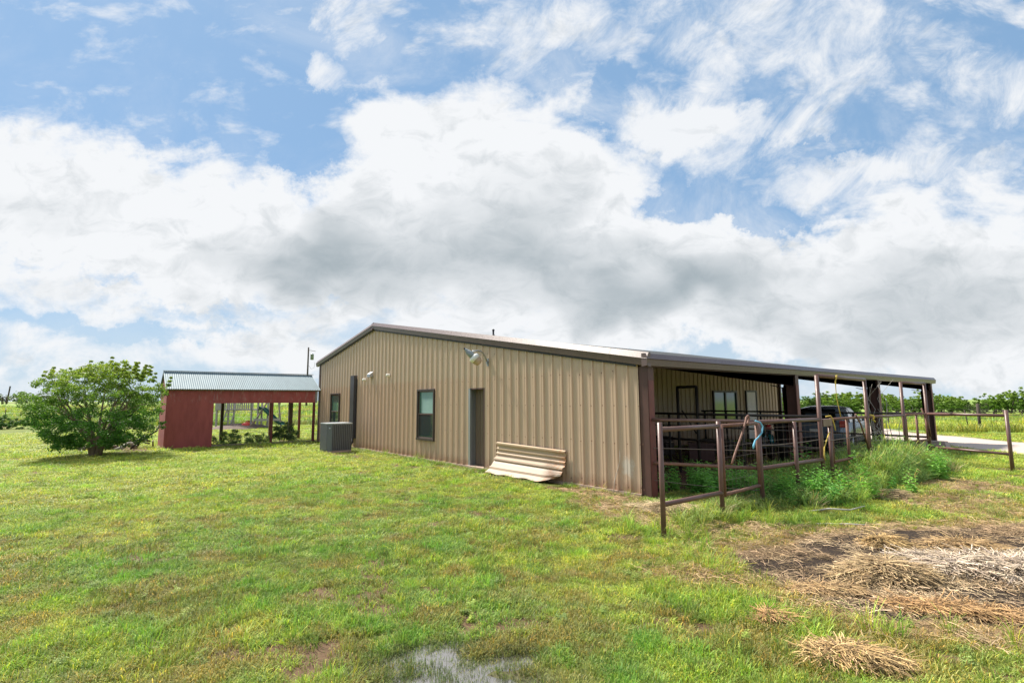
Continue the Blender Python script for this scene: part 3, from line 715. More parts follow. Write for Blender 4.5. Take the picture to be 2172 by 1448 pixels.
# fallen sheet leaning on the wall
mb = MB(); pr0 = [(-.05, .735), (-.095, .72), (-.095, .69), (-.05, .665), (-.05, .60), (-.082, .585), (-.082, .565), (-.05, .545), (-.06, .49), (-.095, .472), (-.097, .450), (-.07, .43), (-.10, .37), (-.165, .35), (-.175, .318), (-.145, .29), (-.20, .235), (-.29, .175), (-.36, .135), (-.375, .165), (-.41, .155), (-.43, .10), (-.56, .06), (-.68, .03)]
NX = 26; vs = []; fs = []
for i_ in range(NX):
    t = i_/(NX-1); 
    for j, (yy, zz) in enumerate(pr0):
        e = max(0, j-15)/8
        x = -4.40+t*2.46+.02*e*(1-t)
        lim = 1-max(0, (t-.80)/.20)**2*.85                      # torn, rolled lower corner
        k = 1-(1-lim)*e; yy = yy if yy > -.2 else -.2+(yy+.2)*.55
        z = zz*(.93+.07*(1-t))+.10*(1-lim)*e
        y = yy*k-.02*math.sin(t*7)*e
        if e > .9: z += .012*math.sin(t*23)
        vs.append((x - .25*(1-lim)*e*e, y, z+.01))
m_ = len(pr0)
for i_ in range(NX-1):
    for j in range(m_-1): fs.append((i_*m_+j, (i_+1)*m_+j, (i_+1)*m_+j+1, i_*m_+j+1))
mb.add(vs, fs); o = mb.obj('metal_sheet', 'sheet')
sm = o.modifiers.new('thickness', 'SOLIDIFY'); sm.thickness = .004
tag(o, 'dented tan ribbed metal sheet leaning against the gable wall by the door', 'metal sheet')
tag(MB().tube([(-.62, -.07, .0), (-.60, -.06, .22), (-.52, -.06, .42), (-.46, -.055, .60), (-.45, -.06, .80)], [.008, .008, .006, .005, .003], 6).obj('dried_weed', 'log'), 'single dry weed stem against the wall near the corner column', 'weed stem')
# ---------------------------------------------------------------- pipe pens
def pipe(a, b, r=.031): return MB().tube([a, b], r*1.13, 10)
pf = thing('pipe_fence', (1.9, 2, 0), 'brown welded pipe fence with two tall arches running past the weeds to the far post', 'fence')
A_, B_, C_, N_, D_, S_, E_, F_, G_, H_ = (1.99,-2.13), (1.92,-.57), (1.86,.79), (1.98,1.86), (1.95,3.05), (1.90,3.62), (1.86,5.90), (1.74,8.97), (1.95,10.25), (3.72,9.33)
def zg(p): return float(hgt(p[0], p[1]))
def post(p, top, root, r=.031, nm='post', m='pipe'): return part(pipe((p[0], p[1], zg(p)-.15), (p[0], p[1], top), r), nm, m, root)
def rail(p, q, za, zb, root, r=.029, nm='rail', m='pipe'): return part(pipe((p[0], p[1], za), (q[0], q[1], zb), r), nm, m, root)
post(A_, 1.46, pf); post(B_, 1.43, pf); rail(A_, B_, 1.365, 1.36, pf, .03); rail(A_, B_, .40, .37, pf, .03)
post(C_, 1.40, pf, .033); post(N_, 1.36, pf); post(D_, 2.23, pf, .035); post(E_, 2.22, pf, .035); post(F_, 2.21, pf, .035); post(G_, 2.20, pf, .035); post(H_, 1.475, pf, .036)
rail(C_, D_, 1.38, 1.37, pf, .032); rail(C_, D_, .61, .60, pf, .032)
rail(D_, E_, 2.22, 2.21, pf, .036, 'arch_rail'); rail(F_, G_, 2.20, 2.19, pf, .034, 'arch_rail')
rail(E_, F_, 1.35, 1.33, pf); rail(E_, F_, .58, .56, pf)
rail(G_, H_, 1.345, 1.345, pf, .034); rail(G_, H_, .44, .42, pf, .030)
post(S_, 1.36, pf, .03); part(MB().bar((D_[0], D_[1]+.03, 1.30), (S_[0], S_[1], 1.30), .10, .14), 'hinge_plate', 'pipe', pf)
def wire(p, q, za, zb, root, r=.006, m='wire', sag=.02):
    pts = [(p[0]+(q[0]-p[0])*t, p[1]+(q[1]-p[1])*t, za+(zb-za)*t-sag*4*t*(1-t)) for t in (0, .25, .5, .75, 1)]
    return part(MB().tube(pts, r, 5, False), 'wire', m, root)
wire(C_, D_, .985, .99, pf, .008); wire(D_, E_, .95, .97, pf, .008); wire(E_, F_, 1.0, 1.0, pf); wire(E_, F_, .8, .8, pf)
def mesh_wire(p, q, z0, z1, root, sx=.16, sz=.2):
    L = math.hypot(q[0]-p[0], q[1]-p[1]); mb = MB(); n = int(L/sx)
    for k in range(1, n):
        t = k/n; x = p[0]+(q[0]-p[0])*t; y = p[1]+(q[1]-p[1])*t; mb.tube([(x, y, z0), (x, y, z1)], .0014, 4, False)
    z = z0
    while z < z1: mb.tube([(p[0], p[1], z), ((p[0]+q[0])/2, (p[1]+q[1])/2, z-.01), (q[0], q[1], z)], .0019, 4, False); z += sz
    return part(mb, 'wire_mesh', 'wire', root, 'stuff')
mesh_wire(C_, D_, .62, 1.36, pf, .2, .22); mesh_wire(E_, F_, .3, 1.3, pf, .25, .22)
# gates: hung on the fence, each can swing
def gate(p, q, zt, zb, label, brace, mid=None):
    g = thing('pipe_gate', (p[0], p[1], 0), label, 'gate')
    dx, dy = q[0]-p[0], q[1]-p[1]; L = math.hypot(dx, dy); ux, uy = dx/L, dy/L
    a = (p[0]+ux*.09, p[1]+uy*.09); b = (q[0]-ux*.075, q[1]-uy*.075)
    part(pipe((*a, zb-.03), (*a, zt+.02), .026), 'stile', 'pipe_rust', g); part(pipe((*b, zb-.03), (*b, zt), .026), 'stile', 'pipe_rust', g)
    part(pipe((*a, zt), (*b, zt), .024), 'gate_rail', 'pipe_rust', g); part(pipe((*a, zb), (*b, zb+.01), .024), 'gate_rail', 'pipe_rust', g)
    if mid: 
        c = (a[0]+(b[0]-a[0])*mid, a[1]+(b[1]-a[1])*mid); part(pipe((*c, zb-.2), (*c, zt), .026), 'stile', 'pipe_rust', g)
    mesh_wire(a, b, zb+.04, zt-.04, g, .13, .17)
    if brace: part(MB().tube(brace, .018, 7), 'latch_bar', 'pipe_rust', g)
    return g
g1 = gate(B_, C_, 1.36, .33, 'narrow wire-filled pipe gate with a slanting latch bar and blue rope', [(1.99, -.36, .78), (1.97, -.22, .92), (1.955, .06, 1.22), (1.94, .22, 1.40), (1.94, .25, 1.47), (1.94, .31, 1.50), (1.94, .34, 1.45), (1.94, .29, 1.38), (1.94, .23, 1.36)])
g2_ = gate(S_, E_, 1.355, .50, 'rusty pipe gate under the nearer tall arch', [(1.93, 4.98, 1.43), (1.91, 5.30, 1.22), (1.88, 5.80, .62)], .42)
g3 = gate(F_, G_, 1.34, .62, 'short pipe gate under the farther tall arch', [(1.90, 9.98, 1.50), (1.98, 10.12, 1.1), (2.0, 10.22, .72)], .52)
# pen rails crossing the porch
pc = thing('pipe_fence', (1, .4, 0), 'brown two-rail pipe fence from the barn corner column to the narrow gate', 'fence')
rail((.20, .10), C_, 1.40, 1.385, pc, .027); rail((.20, .10), C_, .61, .61, pc, .027, m='pipe_rust'); wire((.20, .10), C_, .88, .90, pc, .007, sag=0); wire((.20, .10), C_, .30, .25, pc, .006)
pm = thing('pipe_fence', (-2, 3.6, 0), 'dark pipe fence with a tall gate frame crossing the porch nearest the yard', 'fence')
L0 = (-5.75, 4.15)
def on(t): return (D_[0]+(L0[0]-D_[0])*t, D_[1]+(L0[1]-D_[1])*t)
rail(D_, L0, 1.42, 1.42, pm, .026, m='shaded_pipe'); rail(D_, L0, .80, .78, pm, .026, m='shaded_pipe'); rail(D_, L0, 1.12, 1.12, pm, .012, m='shaded_pipe')
for t in (.22, .495, .70, .9): post(on(t), 1.44, pm, .028, m='shaded_pipe')
for t in (.378, .455): post(on(t), 2.10, pm, .034, m='shaded_pipe')
rail(on(.378), on(.455), 2.09, 2.09, pm, .032, 'gate_header', 'shaded_pipe')
part(MB().tube([(*on(.44), 1.50), (*on(.43), 1.42), (*on(.385), .95)], .016, 6), 'latch_bar', 'shaded_pipe', pm)
mesh_wire(on(.22), on(.9), .15, .78, pm, .25, .2)
pb = thing('pipe_fence', (-2, 10.8, 0), 'dark pipe fence deeper under the porch reaching the far post', 'fence')
L1 = (-5.75, 11.4)
def on1(t): return (G_[0]+(L1[0]-G_[0])*t, G_[1]+(L1[1]-G_[1])*t)
rail(G_, L1, 1.34, 1.34, pb, .028, m='shaded_pipe'); rail(G_, L1, .7, .7, pb, .026, m='shaded_pipe')
for t in (.25, .45, .66, .85, .98): post(on1(t), 1.36, pb, .03, m='shaded_pipe')
# ropes
tag(MB().tube([(1.93,.55,1.41),(1.98,.62,1.38),(2.0,.66,1.31),(2.0,.62,1.22),(1.99,.52,1.15),(1.98,.42,1.10),(1.98,.36,1.02),(1.98,.34,.97)], [.012,.013,.013,.013,.012,.014,.018,.010], 7).obj('blue_rope', 'rope_b'), 'frayed blue rope hanging from the narrow gate', 'rope')
tag(MB().tube([(1.95,3.35,1.42),(2.0,3.45,1.43),(2.01,3.52,1.36),(2.02,3.56,1.22),(2.02,3.58,1.14)], .013, 6).obj('yellow_rope', 'rope_y'), 'yellow rope looped over the hinge block beside the nearer tall post', 'rope')
tag(MB().tube([(2.0,3.35,1.12),(2.01,3.16,.98),(2.01,3.02,.84),(2.01,2.99,.70),(2.01,3.01,.60)], .012, 6).obj('yellow_rope', 'rope_y'), 'slack yellow rope end hanging against the nearer tall post', 'rope')
tag(MB().tube([(1.99,3.95,2.25),(1.95,3.97,2.14),(1.94,3.99,2.0),(1.93,4.02,1.80),(1.93,4.08,1.62),(1.93,4.16,1.40)], [.018,.012,.008,.006,.008,.011], 6).obj('yellow_rope', 'rope_y'), 'long yellow rope dangling from the top rail of the nearer arch', 'rope')
tag(MB().tube([(1.90,5.92,1.40),(1.96,5.98,1.38),(1.95,6.06,1.33),(1.90,6.10,1.28),(1.96,5.95,1.30),(1.97,6.02,1.24)], .02, 6).obj('yellow_rope', 'rope_y'), 'knot of yellow rope tied round the second tall post', 'rope')
tag(MB().add([(.05,15.95,-.05),(1.15,15.75,-.05),(1.18,16.25,-.05),(.08,16.45,-.05),(.12,16.02,.24),(1.06,15.84,.24),(1.08,16.18,.24),(.14,16.36,.24)], [(0,1,5,4),(1,2,6,5),(2,3,7,6),(3,0,4,7),(4,5,6,7)]).obj('concrete_block', 'block'), 'tapered concrete block at the edge of the gravel drive', 'concrete block')

# ---------------------------------------------------------------- red shed
sh = thing('red_shed', (-19.4, -3, 0), 'red wooden open-fronted shed with a corrugated metal roof', 'shed')
XF, XB, YL, YR = -18.15, -20.62, -5.95, -.17
RX, RZ, FZ, BZ = -19.38, 3.08, 2.36, 2.36
part(MB().box((XF-.03, YL, .0), (XF, -4.31, 2.33)), 'front_panel', 'red', sh)
part(MB().box((XF-.03, -4.305, 1.76), (XF+.004, YR-.07, 2.31)), 'header_board', 'red', sh)
part(MB().add([(XF-.03, YL, 0), (XB, YL, 0), (XB, YL, BZ-.03), (RX, YL, RZ-.06), (XF-.03, YL, FZ-.03), (XF-.03, YL+.04, 0), (XB, YL+.04, 0), (XB, YL+.04, BZ-.03), (RX, YL+.04, RZ-.06), (XF-.03, YL+.04, FZ-.03)],
    [(0,1,2,3,4), (9,8,7,6,5), (0,5,6,1), (1,6,7,2), (2,7,8,3), (3,8,9,4), (4,9,5,0)]), 'end_wall', 'red', sh)
part(MB().box((XB, YL+.04, 0), (XB+.03, -4.31, 2.3)), 'back_panel', 'red', sh)
part(MB().box((XF-.10, -4.35, 0), (XF-.005, -4.315, 1.9)), 'jamb', 'redpost', sh)
for (x, y, w_, m) in ((XF-.06, -2.05, .09, 'redpost'), (XF-.06, -.26, .10, 'redpost'), (XB+.1, -3.6, .12, 'darkbark'), (XB+.15, -1.55, .13, 'redpost'), (XB+.5, -.75, .17, 'darkbark'), (XB+.1, -.22, .1, 'redpost')):
    part(MB().box((x-w_/2, y-w_/2, -.1), (x+w_/2, y+w_/2, 2.30)), 'shed_post', m, sh)
part(MB().bar((XF-.05, -4.3, .03), (XF-.05, YR, .03), .05, .09), 'sill_board', 'wood', sh)
part(MB().box((XF-.13, YL, 2.26), (XF-.035, YR, 2.34)), 'plate', 'wood', sh); part(MB().box((XB+.02, YL, 2.26), (XB+.1, YR, 2.34)), 'plate', 'wood', sh)
for y in (-4.3, -2.2, -.25):
    part(MB().bar((XF-.05, y, 2.34), (RX, y, RZ-.05), .04, .09), 'shed_rafter', 'wood', sh); part(MB().bar((XB+.05, y, 2.34), (RX, y, RZ-.05), .04, .09), 'shed_rafter', 'wood', sh)
part(MB().box((XF-.10, YR-.06, 1.75), (XF+.006, YR+.04, 2.33)), 'gable_board', 'greywood', sh)
xe, ze = XF+.17, FZ-.03
for side in (0, 1):
    for k in range(9):
        y0 = YL-.07+k*.662; y1 = y0+.668; mb = MB(); n = int(.668/.017); vs = []
        for j in range(n+1):
            y = y0+(y1-y0)*j/n; b_ = .008*math.sin(2*math.pi*y/.076)
            if side == 0: vs += [(RX, y, RZ+b_), (xe, y, ze+b_)]
            else: vs += [(RX, y, RZ+b_), (XB-.17, y, ze+b_)]
        mb.add(vs, [(2*j, 2*j+1, 2*j+3, 2*j+2) for j in range(n)], True); part(mb, 'roof_sheet', 'shedroof', sh)
part(MB().bar((RX, YL-.08, RZ+.025), (RX, YR+.18, RZ+.025), .16, .02), 'ridge_cap', 'lampgrey', sh)
part(MB().bar((XF+.06, YL-.02, FZ-.05), (XF+.06, YR+.1, FZ-.05), .03, .07), 'eave_board', 'wood', sh)

# ---------------------------------------------------------------- climbing frame behind the shed
# local frame: +x to the right as seen from the yard, +y away
pr_rz = math.atan2(2.29, 1.82)
ps = thing('climbing_frame', (-35.6, -1.55, 0), 'grey wooden play tower with ladder, green slide and swing beam beyond the shed', 'play set', rz=pr_rz)
def lb(nm, m, *bars): 
    mb = MB()
    for b_ in bars: mb.bar(*b_)
    return lpart(mb, nm, m, ps)
for x in (.1, .5, 2.55, 3.0):
    for y in (0, 1.5): lb('post', 'greywood', ((x, y, 0), (x, y, 2.5 if x in (.5, 2.55) else 2.2), .1, .1))
lb('deck', 'greywood', ((0, .75, 1.32), (3.05, .75, 1.32), 1.6, .10))
for y in (-.05, 1.55):
    lb('deck_rail', 'greywood', ((0, y, 2.15), (3.05, y, 2.15), .05, .1)); 
for k in range(15): lb('baluster', 'greywood', ((.55+k*.15, -.06, 1.3), (.55+k*.15, -.06, 2.15), .09, .03))
lpart(MB().box((0, -.07, 1.3), (.45, -.03, 2.2)), 'side_board', 'greywood', ps)
for x in (.85, 1.45): lb('ladder_rail', 'greywood', ((x-.12, -.55, .0), (x, -.08, 1.35), .06, .06))
for k in range(4): lb('rung', 'greywood', ((.77+k*.02, -.48+k*.13, .25+k*.3), (1.40+k*.02, -.48+k*.13, .25+k*.3), .05, .05))
mb = MB(); sp = [(3.05, .3, 1.40), (3.4, .2, 1.25), (3.9, .1, .85), (4.3, 0, .52), (4.6, -.05, .33), (4.85, -.1, .26)]
vs = []
for x, y, z in sp: vs += [(x, y-.28, z+.17), (x, y-.24, z), (x, y+.24, z), (x, y+.28, z+.17)]
mb.add(vs, [(4*k+j, 4*k+4+j, 4*k+5+j, 4*k+1+j) for k in range(5) for j in range(3)]); o = lpart(mb, 'slide', 'green', ps); s_ = o.modifiers.new('t', 'SOLIDIFY'); s_.thickness = .03
lb('swing_beam', 'greywood', ((3.0, .75, 2.6), (6.4, .75, 2.6), .1, .12))
for p_, q_ in (((3.0, -.6, .35), (3.75, .7, 2.6)), ((4.85, -.4, .0), (4.0, .75, 2.6)), ((2.75, -.9, .0), (3.05, -.55, .5))): lb('brace', 'wood', (p_, q_, .09, .09))
lb('cross_beam', 'greywood', ((3.0, -.6, .62), (4.75, -.45, .62), .05, .16))
lpart(MB().tube([(3.75, .4, .55), (3.7, .5, .5), (3.65, .5, .2)], .06, 6), 'swing_seat', 'green', ps)
tag(MB().lathe([(0, 0), (.22, .02), (.30, .16), (.24, .34), (.1, .40), (0, .40)], 12, org=(-33.6, .05, .05)).obj('plastic_toy', 'redp'), 'round red plastic toy in front of the climbing frame', 'toy')
tag(MB().lathe([(0, 0), (.2, .0), (.28, .2), (.33, .42), (.22, .44), (.14, .25), (0, .22)], 10, (.3, .2, 1), (-34.7, .45, .05)).obj('ride_on_toy', 'orange'), 'orange plastic ride-on toy beside the play tower', 'toy')
mb = MB(); n = 24; mb.add([(-34.4+math.cos(2*math.pi*k/n)*r, -.1+math.sin(2*math.pi*k/n)*r*1.2, z) for r, z in ((1.9, -.03), (1.2, .22), (.4, .36)) for k in range(n)], [(i_*n+k, i_*n+(k+1) % n, (i_+1)*n+(k+1) % n, (i_+1)*n+k) for i_ in range(2) for k in range(n)]+[tuple(range(2*n, 3*n))], True)
tag(mb.obj('dirt_pile', mk('grey_brown_dirt', (.14, .10, .085), .95, 0, (.09, .065, .05), 5, .6, .6)), 'low dirt mound under the climbing frame', 'dirt mound')

# ---------------------------------------------------------------- brush pile by the shed
bp = thing('brush_pile', (-19.6, -6.6, 0), 'heap of branches and scrap poles against the red end wall', 'brush pile')
part(MB().tube([(-18.5, -6.95, .06), (-19.0, -6.55, .38), (-19.5, -6.1, .66), (-19.8, -5.98, .9)], [.035, .035, .03, .03], 7), 'pole', 'darkbark', bp)
part(MB().tube([(-19.9, -6.6, .5), (-19.4, -6.55, .42), (-19.1, -6.4, .40)], .03, 6), 'pole', 'darkbark', bp)
for k in range(16):
    a = random.uniform(0, 6.28); L = random.uniform(.25, .8); x = -19.5+random.uniform(-.6, .5); y = -6.55+random.uniform(-.35, .4); z = random.uniform(.04, .3)
    part(MB().tube([(x, y, z), (x+L*math.cos(a)*.5, y+L*math.sin(a)*.5, z+random.uniform(.0, .3)), (x+L*math.cos(a), y+L*math.sin(a), z+random.uniform(-.05, .2))], [.035, .025, .012], 5), 'branch', random.choice(['bark', 'darkbark', 'log']), bp)
tag(MB().tube([(-18.30, -7.45, .05), (-18.45, -7.25, .10), (-18.6, -7.05, .24), (-18.7, -6.95, .22), (-18.75, -6.8, .06)], [.06, .08, .07, .09, .06], 9).obj('bleached_log', 'log'), 'short bleached forked log lying between the bush and the shed', 'log')
tag(MB().tube([(-19.2, -8.5, .06), (-19.3, -8.2, .09), (-19.35, -7.8, .10), (-19.4, -7.3, .07)], [.08, .11, .12, .08], 8).obj('rotting_log', 'bark'), 'dark rotting log half hidden behind the bush', 'log')

# ---------------------------------------------------------------- utility poles
up = thing('utility_pole', (-92.0, 21.7, 0), 'utility pole with a grey transformer rising behind the red shed roof', 'utility pole')
part(MB().tube([(-92, 21.7, -.5), (-92, 21.7, 12.0)], [.19, .13], 8), 'pole', 'darkbark', up)
part(MB().lathe([(0, 9.65), (.30, 9.7), (.30, 10.6), (.33, 10.65), (.2, 10.8), (0, 10.8)], 12, org=(-91.75+.25, 22.25, 0)), 'transformer', 'lampgrey', up)
part(MB().bar((-92, 21.7, 11.5), (-91.2, 22.75, 11.25), .05, .07), 'arm', 'wood', up)
part(MB().tube([(-91.9, 21.85, 8.6), (-91.6, 22.2, 8.0), (-91.3, 22.6, 8.2), (-91.2, 22.7, 9.2)], .02, 4, False), 'cable_loop', 'black', up)
up2 = thing('utility_pole', (-298, -38.8, 6), 'thin distant pole above the trees at the far left', 'utility pole')
part(MB().tube([(-298, -38.8, 0), (-296.8, -38.0, 9.6)], [.3, .25], 6), 'pole', 'darkbark', up2)

# ---------------------------------------------------------------- car under the far end of the drive
def make_car():
    r = thing('hatchback_car', (-1.15, 10.6, 0), 'dark blue hatchback parked beyond the pens with its rear window facing the yard', 'car', rz=math.radians(9))
    # +y forward, origin at the middle of the tail
    st_ = [  # y, zb, z_belt, z_roof, half widths bottom/belt/roof
        (0.00, .34, .92, .93, .74, .78, .70), (.06, .26, .96, 1.02, .82, .85, .70), (.35, .22, 1.0, 1.34, .88, .88, .60), (.75, .20, 1.0, 1.50, .89, .89, .60),
        (1.6, .20, .99, 1.55, .90, .90, .62), (2.4, .20, .98, 1.52, .90, .90, .61), (2.95, .20, .97, 1.36, .90, .90, .60), (3.35, .20, .97, 1.10, .90, .89, .62), (3.6, .20, .96, .98, .90, .88, .66),
        (4.1, .22, .86, .90, .86, .82, .6), (4.4, .30, .70, .74, .76, .70, .5)]
    vs = []; 
    for (y, zb, zt, zr, wb, wt, wr) in st_:
        for sx in (-1, 1):
            ring = [(wb*.80, zb), (wb, zb+.16), (wt+.01, (zb+zt)/2), (wt, zt), (wr, zr-.05), (wr*.55, zr)]
            if sx == -1: ring = ring
            for (a, z) in (ring if sx == -1 else ring[::-1]): vs.append((a*sx, y, z))
    n = 12; fs = [(i_*n+j, i_*n+(j+1) % n, (i_+1)*n+(j+1) % n, (i_+1)*n+j) for i_ in range(len(st_)-1) for j in range(n)]
    fs += [tuple(range(n-1, -1, -1)), tuple((len(st_)-1)*n+j for j in range(n))]
    b = lpart(MB().add(vs, fs, True), 'body', 'carpaint', r)
    lpart(MB().add([(-.62, .04, 1.02), (.62, .04, 1.02), (.53, .46, 1.44), (-.53, .46, 1.44)], [(0, 1, 2, 3)]), 'rear_window', 'carglass', r).modifiers.new('t', 'SOLIDIFY').thickness = .02
    for sx in (-1, 1):
        for (ya, yb, za, zb2) in ((.62, 1.55, 1.44, 1.49), (1.62, 2.5, 1.49, 1.44), (2.56, 3.1, 1.41, 1.16)):
            mb = MB().add([(sx*.905, ya, 1.02), (sx*.905, yb, 1.01), (sx*(.65), yb-.03, zb2-.03), (sx*(.65), ya+.03, za-.03)], [(0, 1, 2, 3)])
            lpart(mb, 'side_window', 'carwin', r).modifiers.new('t', 'SOLIDIFY').thickness = .015
        lpart(MB().box((sx*.80-.08, -.02, .88), (sx*.80+.08, .12, 1.08)), 'tail_light', 'redp', r)
        for y in (.85, 3.55):
            wl = lpart(MB().lathe([(.20, .0), (.33, .01), (.345, .05), (.345, .18), (.33, .22), (.2, .22)], 18, (sx, 0, 0), (sx*.70, y, .335)), 'wheel', 'tyre', r)
            MB().lathe([(0, .225), (.06, .225), (.20, .20), (.21, .23), (.0, .24)], 14, (sx, 0, 0), (sx*.70, y, .335)).obj('rim', 'rim', wl)
        lpart(MB().box((sx*.97-.08, 2.75, 1.0), (sx*.97+.08, 2.9, 1.13)), 'mirror', 'carpaint', r)
    lpart(MB().box((-.8, -.05, .30), (.8, .05, .52)), 'bumper', 'black', r)
    lpart(MB().box((-.16, -.012, .70), (.16, .0, .80)), 'plate', 'white', r)
    return r
MT['carwin'] = glass('painted_reflection_glass', (.16, .20, .23), .04)  # bright reflection painted into the side glass as a pale base colour
make_car()

# little teal motorbike and a bin under the porch
mbk = thing('motorbike', (-1.9, 8.6, 0), 'teal and black motorbike with an orange wheel parked under the porch', 'motorbike', rz=math.radians(35))
for y, m in ((.0, 'orange'), (-1.15, 'tyre')):
    wl = lpart(MB().lathe([(.24, -.045), (.30, -.05), (.325, 0), (.30, .05), (.24, .045), (.24, -.045)], 20, (1, 0, 0), (0, y, .33)), 'wheel', 'tyre', mbk)
    MB().lathe([(.0, -.02), (.05, -.03), (.235, -.035), (.24, 0), (.235, .035), (.05, .03), (0, .02)], 16, (1, 0, 0), (0, y, .33)).obj('rim', m if y == 0 else 'rim', wl)
    lpart(MB().tube([(0, y-.30, .52), (0, y-.12, .70), (0, y+.12, .70), (0, y+.32, .50)], [.05, .075, .075, .05], 8), 'mudguard', 'teal', mbk)
lpart(MB().tube([(0, -.85, .78), (0, -.60, .86), (0, -.40, .84), (0, -.30, .74)], [.07, .13, .13, .07], 10), 'tank', 'teal', mbk)
lpart(MB().tube([(0, -.35, .80), (0, -.05, .80), (0, .2, .86)], [.10, .13, .08], 8), 'saddle', 'seat', mbk)
lpart(MB().tube([(.06, -1.15, .33), (.06, -.92, 1.0)], .025, 6).tube([(-.06, -1.15, .33), (-.06, -.92, 1.0)], .025, 6), 'fork', 'rim', mbk)
lpart(MB().tube([(-.36, -.80, 1.06), (-.2, -.90, 1.04), (0, -.92, 1.0), (.2, -.90, 1.04), (.36, -.80, 1.06)], .016, 6), 'handlebar', 'black', mbk)
lpart(MB().box((-.13, -.75, .30), (.13, -.30, .62)).tube([(.12, -.6, .35), (.15, -.2, .28), (.15, .25, .36)], .04, 6), 'engine', 'rim', mbk)
lpart(MB().tube([(0, -1.0, .80), (0, -.3, .72), (0, 0, .33)], .025, 6).tube([(0, -.95, .75), (0, -.7, .28), (0, -.3, .26), (0, 0, .33)], .025, 6), 'chassis', 'black', mbk)
lpart(MB().lathe([(0, -.02), (.09, 0), (.1, .05), (0, .09)], 10, (0, -1, 0), (0, -1.0, .93)), 'headlamp', 'redp', mbk)
tag(MB().lathe([(0, 0), (.26, .01), (.28, .5), (.31, .98), (.33, 1.0), (.30, 1.06), (.15, 1.14), (0, 1.16)], 16, org=(-.78, 7.7, .0)).obj('barrel', 'black'), 'tall black lidded bin beside the first porch column', 'bin')
# odds and ends stored on the porch floor
for i_, (x, y, sx, sy, sz, m, lb_) in enumerate(((-4.6, 6.5, 1.2, .8, .62, 'darkbark', 'dark stack of boards on the porch floor left of the gate frame'), (-3.4, 8.4, .9, .6, .45, 'black', 'black storage tub on the shaded porch floor'), (-2.6, 6.2, .7, .5, .5, 'steel', 'brown steel feed box behind the tall gate frame'))):
    t_ = thing('storage_box' if i_ else 'board_stack', (x, y, 0), lb_, 'box' if i_ else 'board stack', rz=.3*i_)
    if i_ == 0:
        for k in range(9): lpart(MB().box((-sx/2+random.uniform(-.06, .06), -sy/2+(k % 3)*.27, .03+.2*(k//3)), (sx/2+random.uniform(-.06, .06), -sy/2+(k % 3)*.27+.24, .19+.2*(k//3))), 'board', m, t_)
    else:
        lpart(MB().box((-sx/2, -sy/2, 0), (sx/2, sy/2, sz-.06)), 'tub', m, t_); lpart(MB().box((-sx/2-.03, -sy/2-.03, sz-.06), (sx/2+.03, sy/2+.03, sz)), 'lid', m, t_)
# ---------------------------------------------------------------- instanced blades
def src_coll(name, meshes):
    c = bpy.data.collections.new(name)
    for k, me in enumerate(meshes):
        o = bpy.data.objects.new('%s_%02d' % (name, k), me); c.objects.link(o)
    return c
def tuft(name, nb, rad, h, wdt, lean, mat, seed, droop=.5, flat=False):
    r = random.Random(seed); vs = []; fs = []; tc_ = []
    for _ in range(nb):
        a = r.uniform(0, 6.283); d_ = rad*math.sqrt(r.random()); x, y = d_*math.cos(a), d_*math.sin(a)
        b = a+r.uniform(-1.2, 1.2); H = h*r.uniform(.45, 1.15); L = lean*r.uniform(.2, 1.2)*H; w_ = wdt*r.uniform(.7, 1.3)
        dx, dy = math.cos(b), math.sin(b); ox, oy = -dy*w_/2, dx*w_/2
        t = r.uniform(.72, 1.28); hue = r.uniform(-.12, .12); c_ = (t*(1+hue), t, t*(1-hue), 1)
        if r.random() < .12: c_ = (1.9*t, 1.35*t, 1.1*t, 1)                 # a dead blade
        p0 = (x, y, -.012); p1 = (x+dx*L*.3, y+dy*L*.3, H*.55); p2 = (x+dx*L*.8, y+dy*L*.8, H*(.95-droop*.12)); p3 = (x+dx*L*1.25, y+dy*L*1.25, H*(1-droop*.35))
        o = len(vs)
        for p, k in ((p0, 1.0), (p1, .9), (p2, .55)): vs += [(p[0]-ox*k, p[1]-oy*k, p[2]), (p[0]+ox*k, p[1]+oy*k, p[2])]
        vs.append(p3); fs += [(o, o+1, o+3, o+2), (o+2, o+3, o+5, o+4), (o+4, o+5, o+6)]
        tc_ += [c_]*7
    me = bpy.data.meshes.new(name); me.from_pydata(vs, [], fs); me.update()
    a = me.color_attributes.new('tint', 'FLOAT_COLOR', 'POINT'); a.data.foreach_set('color', np.array(tc_, np.float32).ravel())
    me.materials.append(MT[mat]); return me
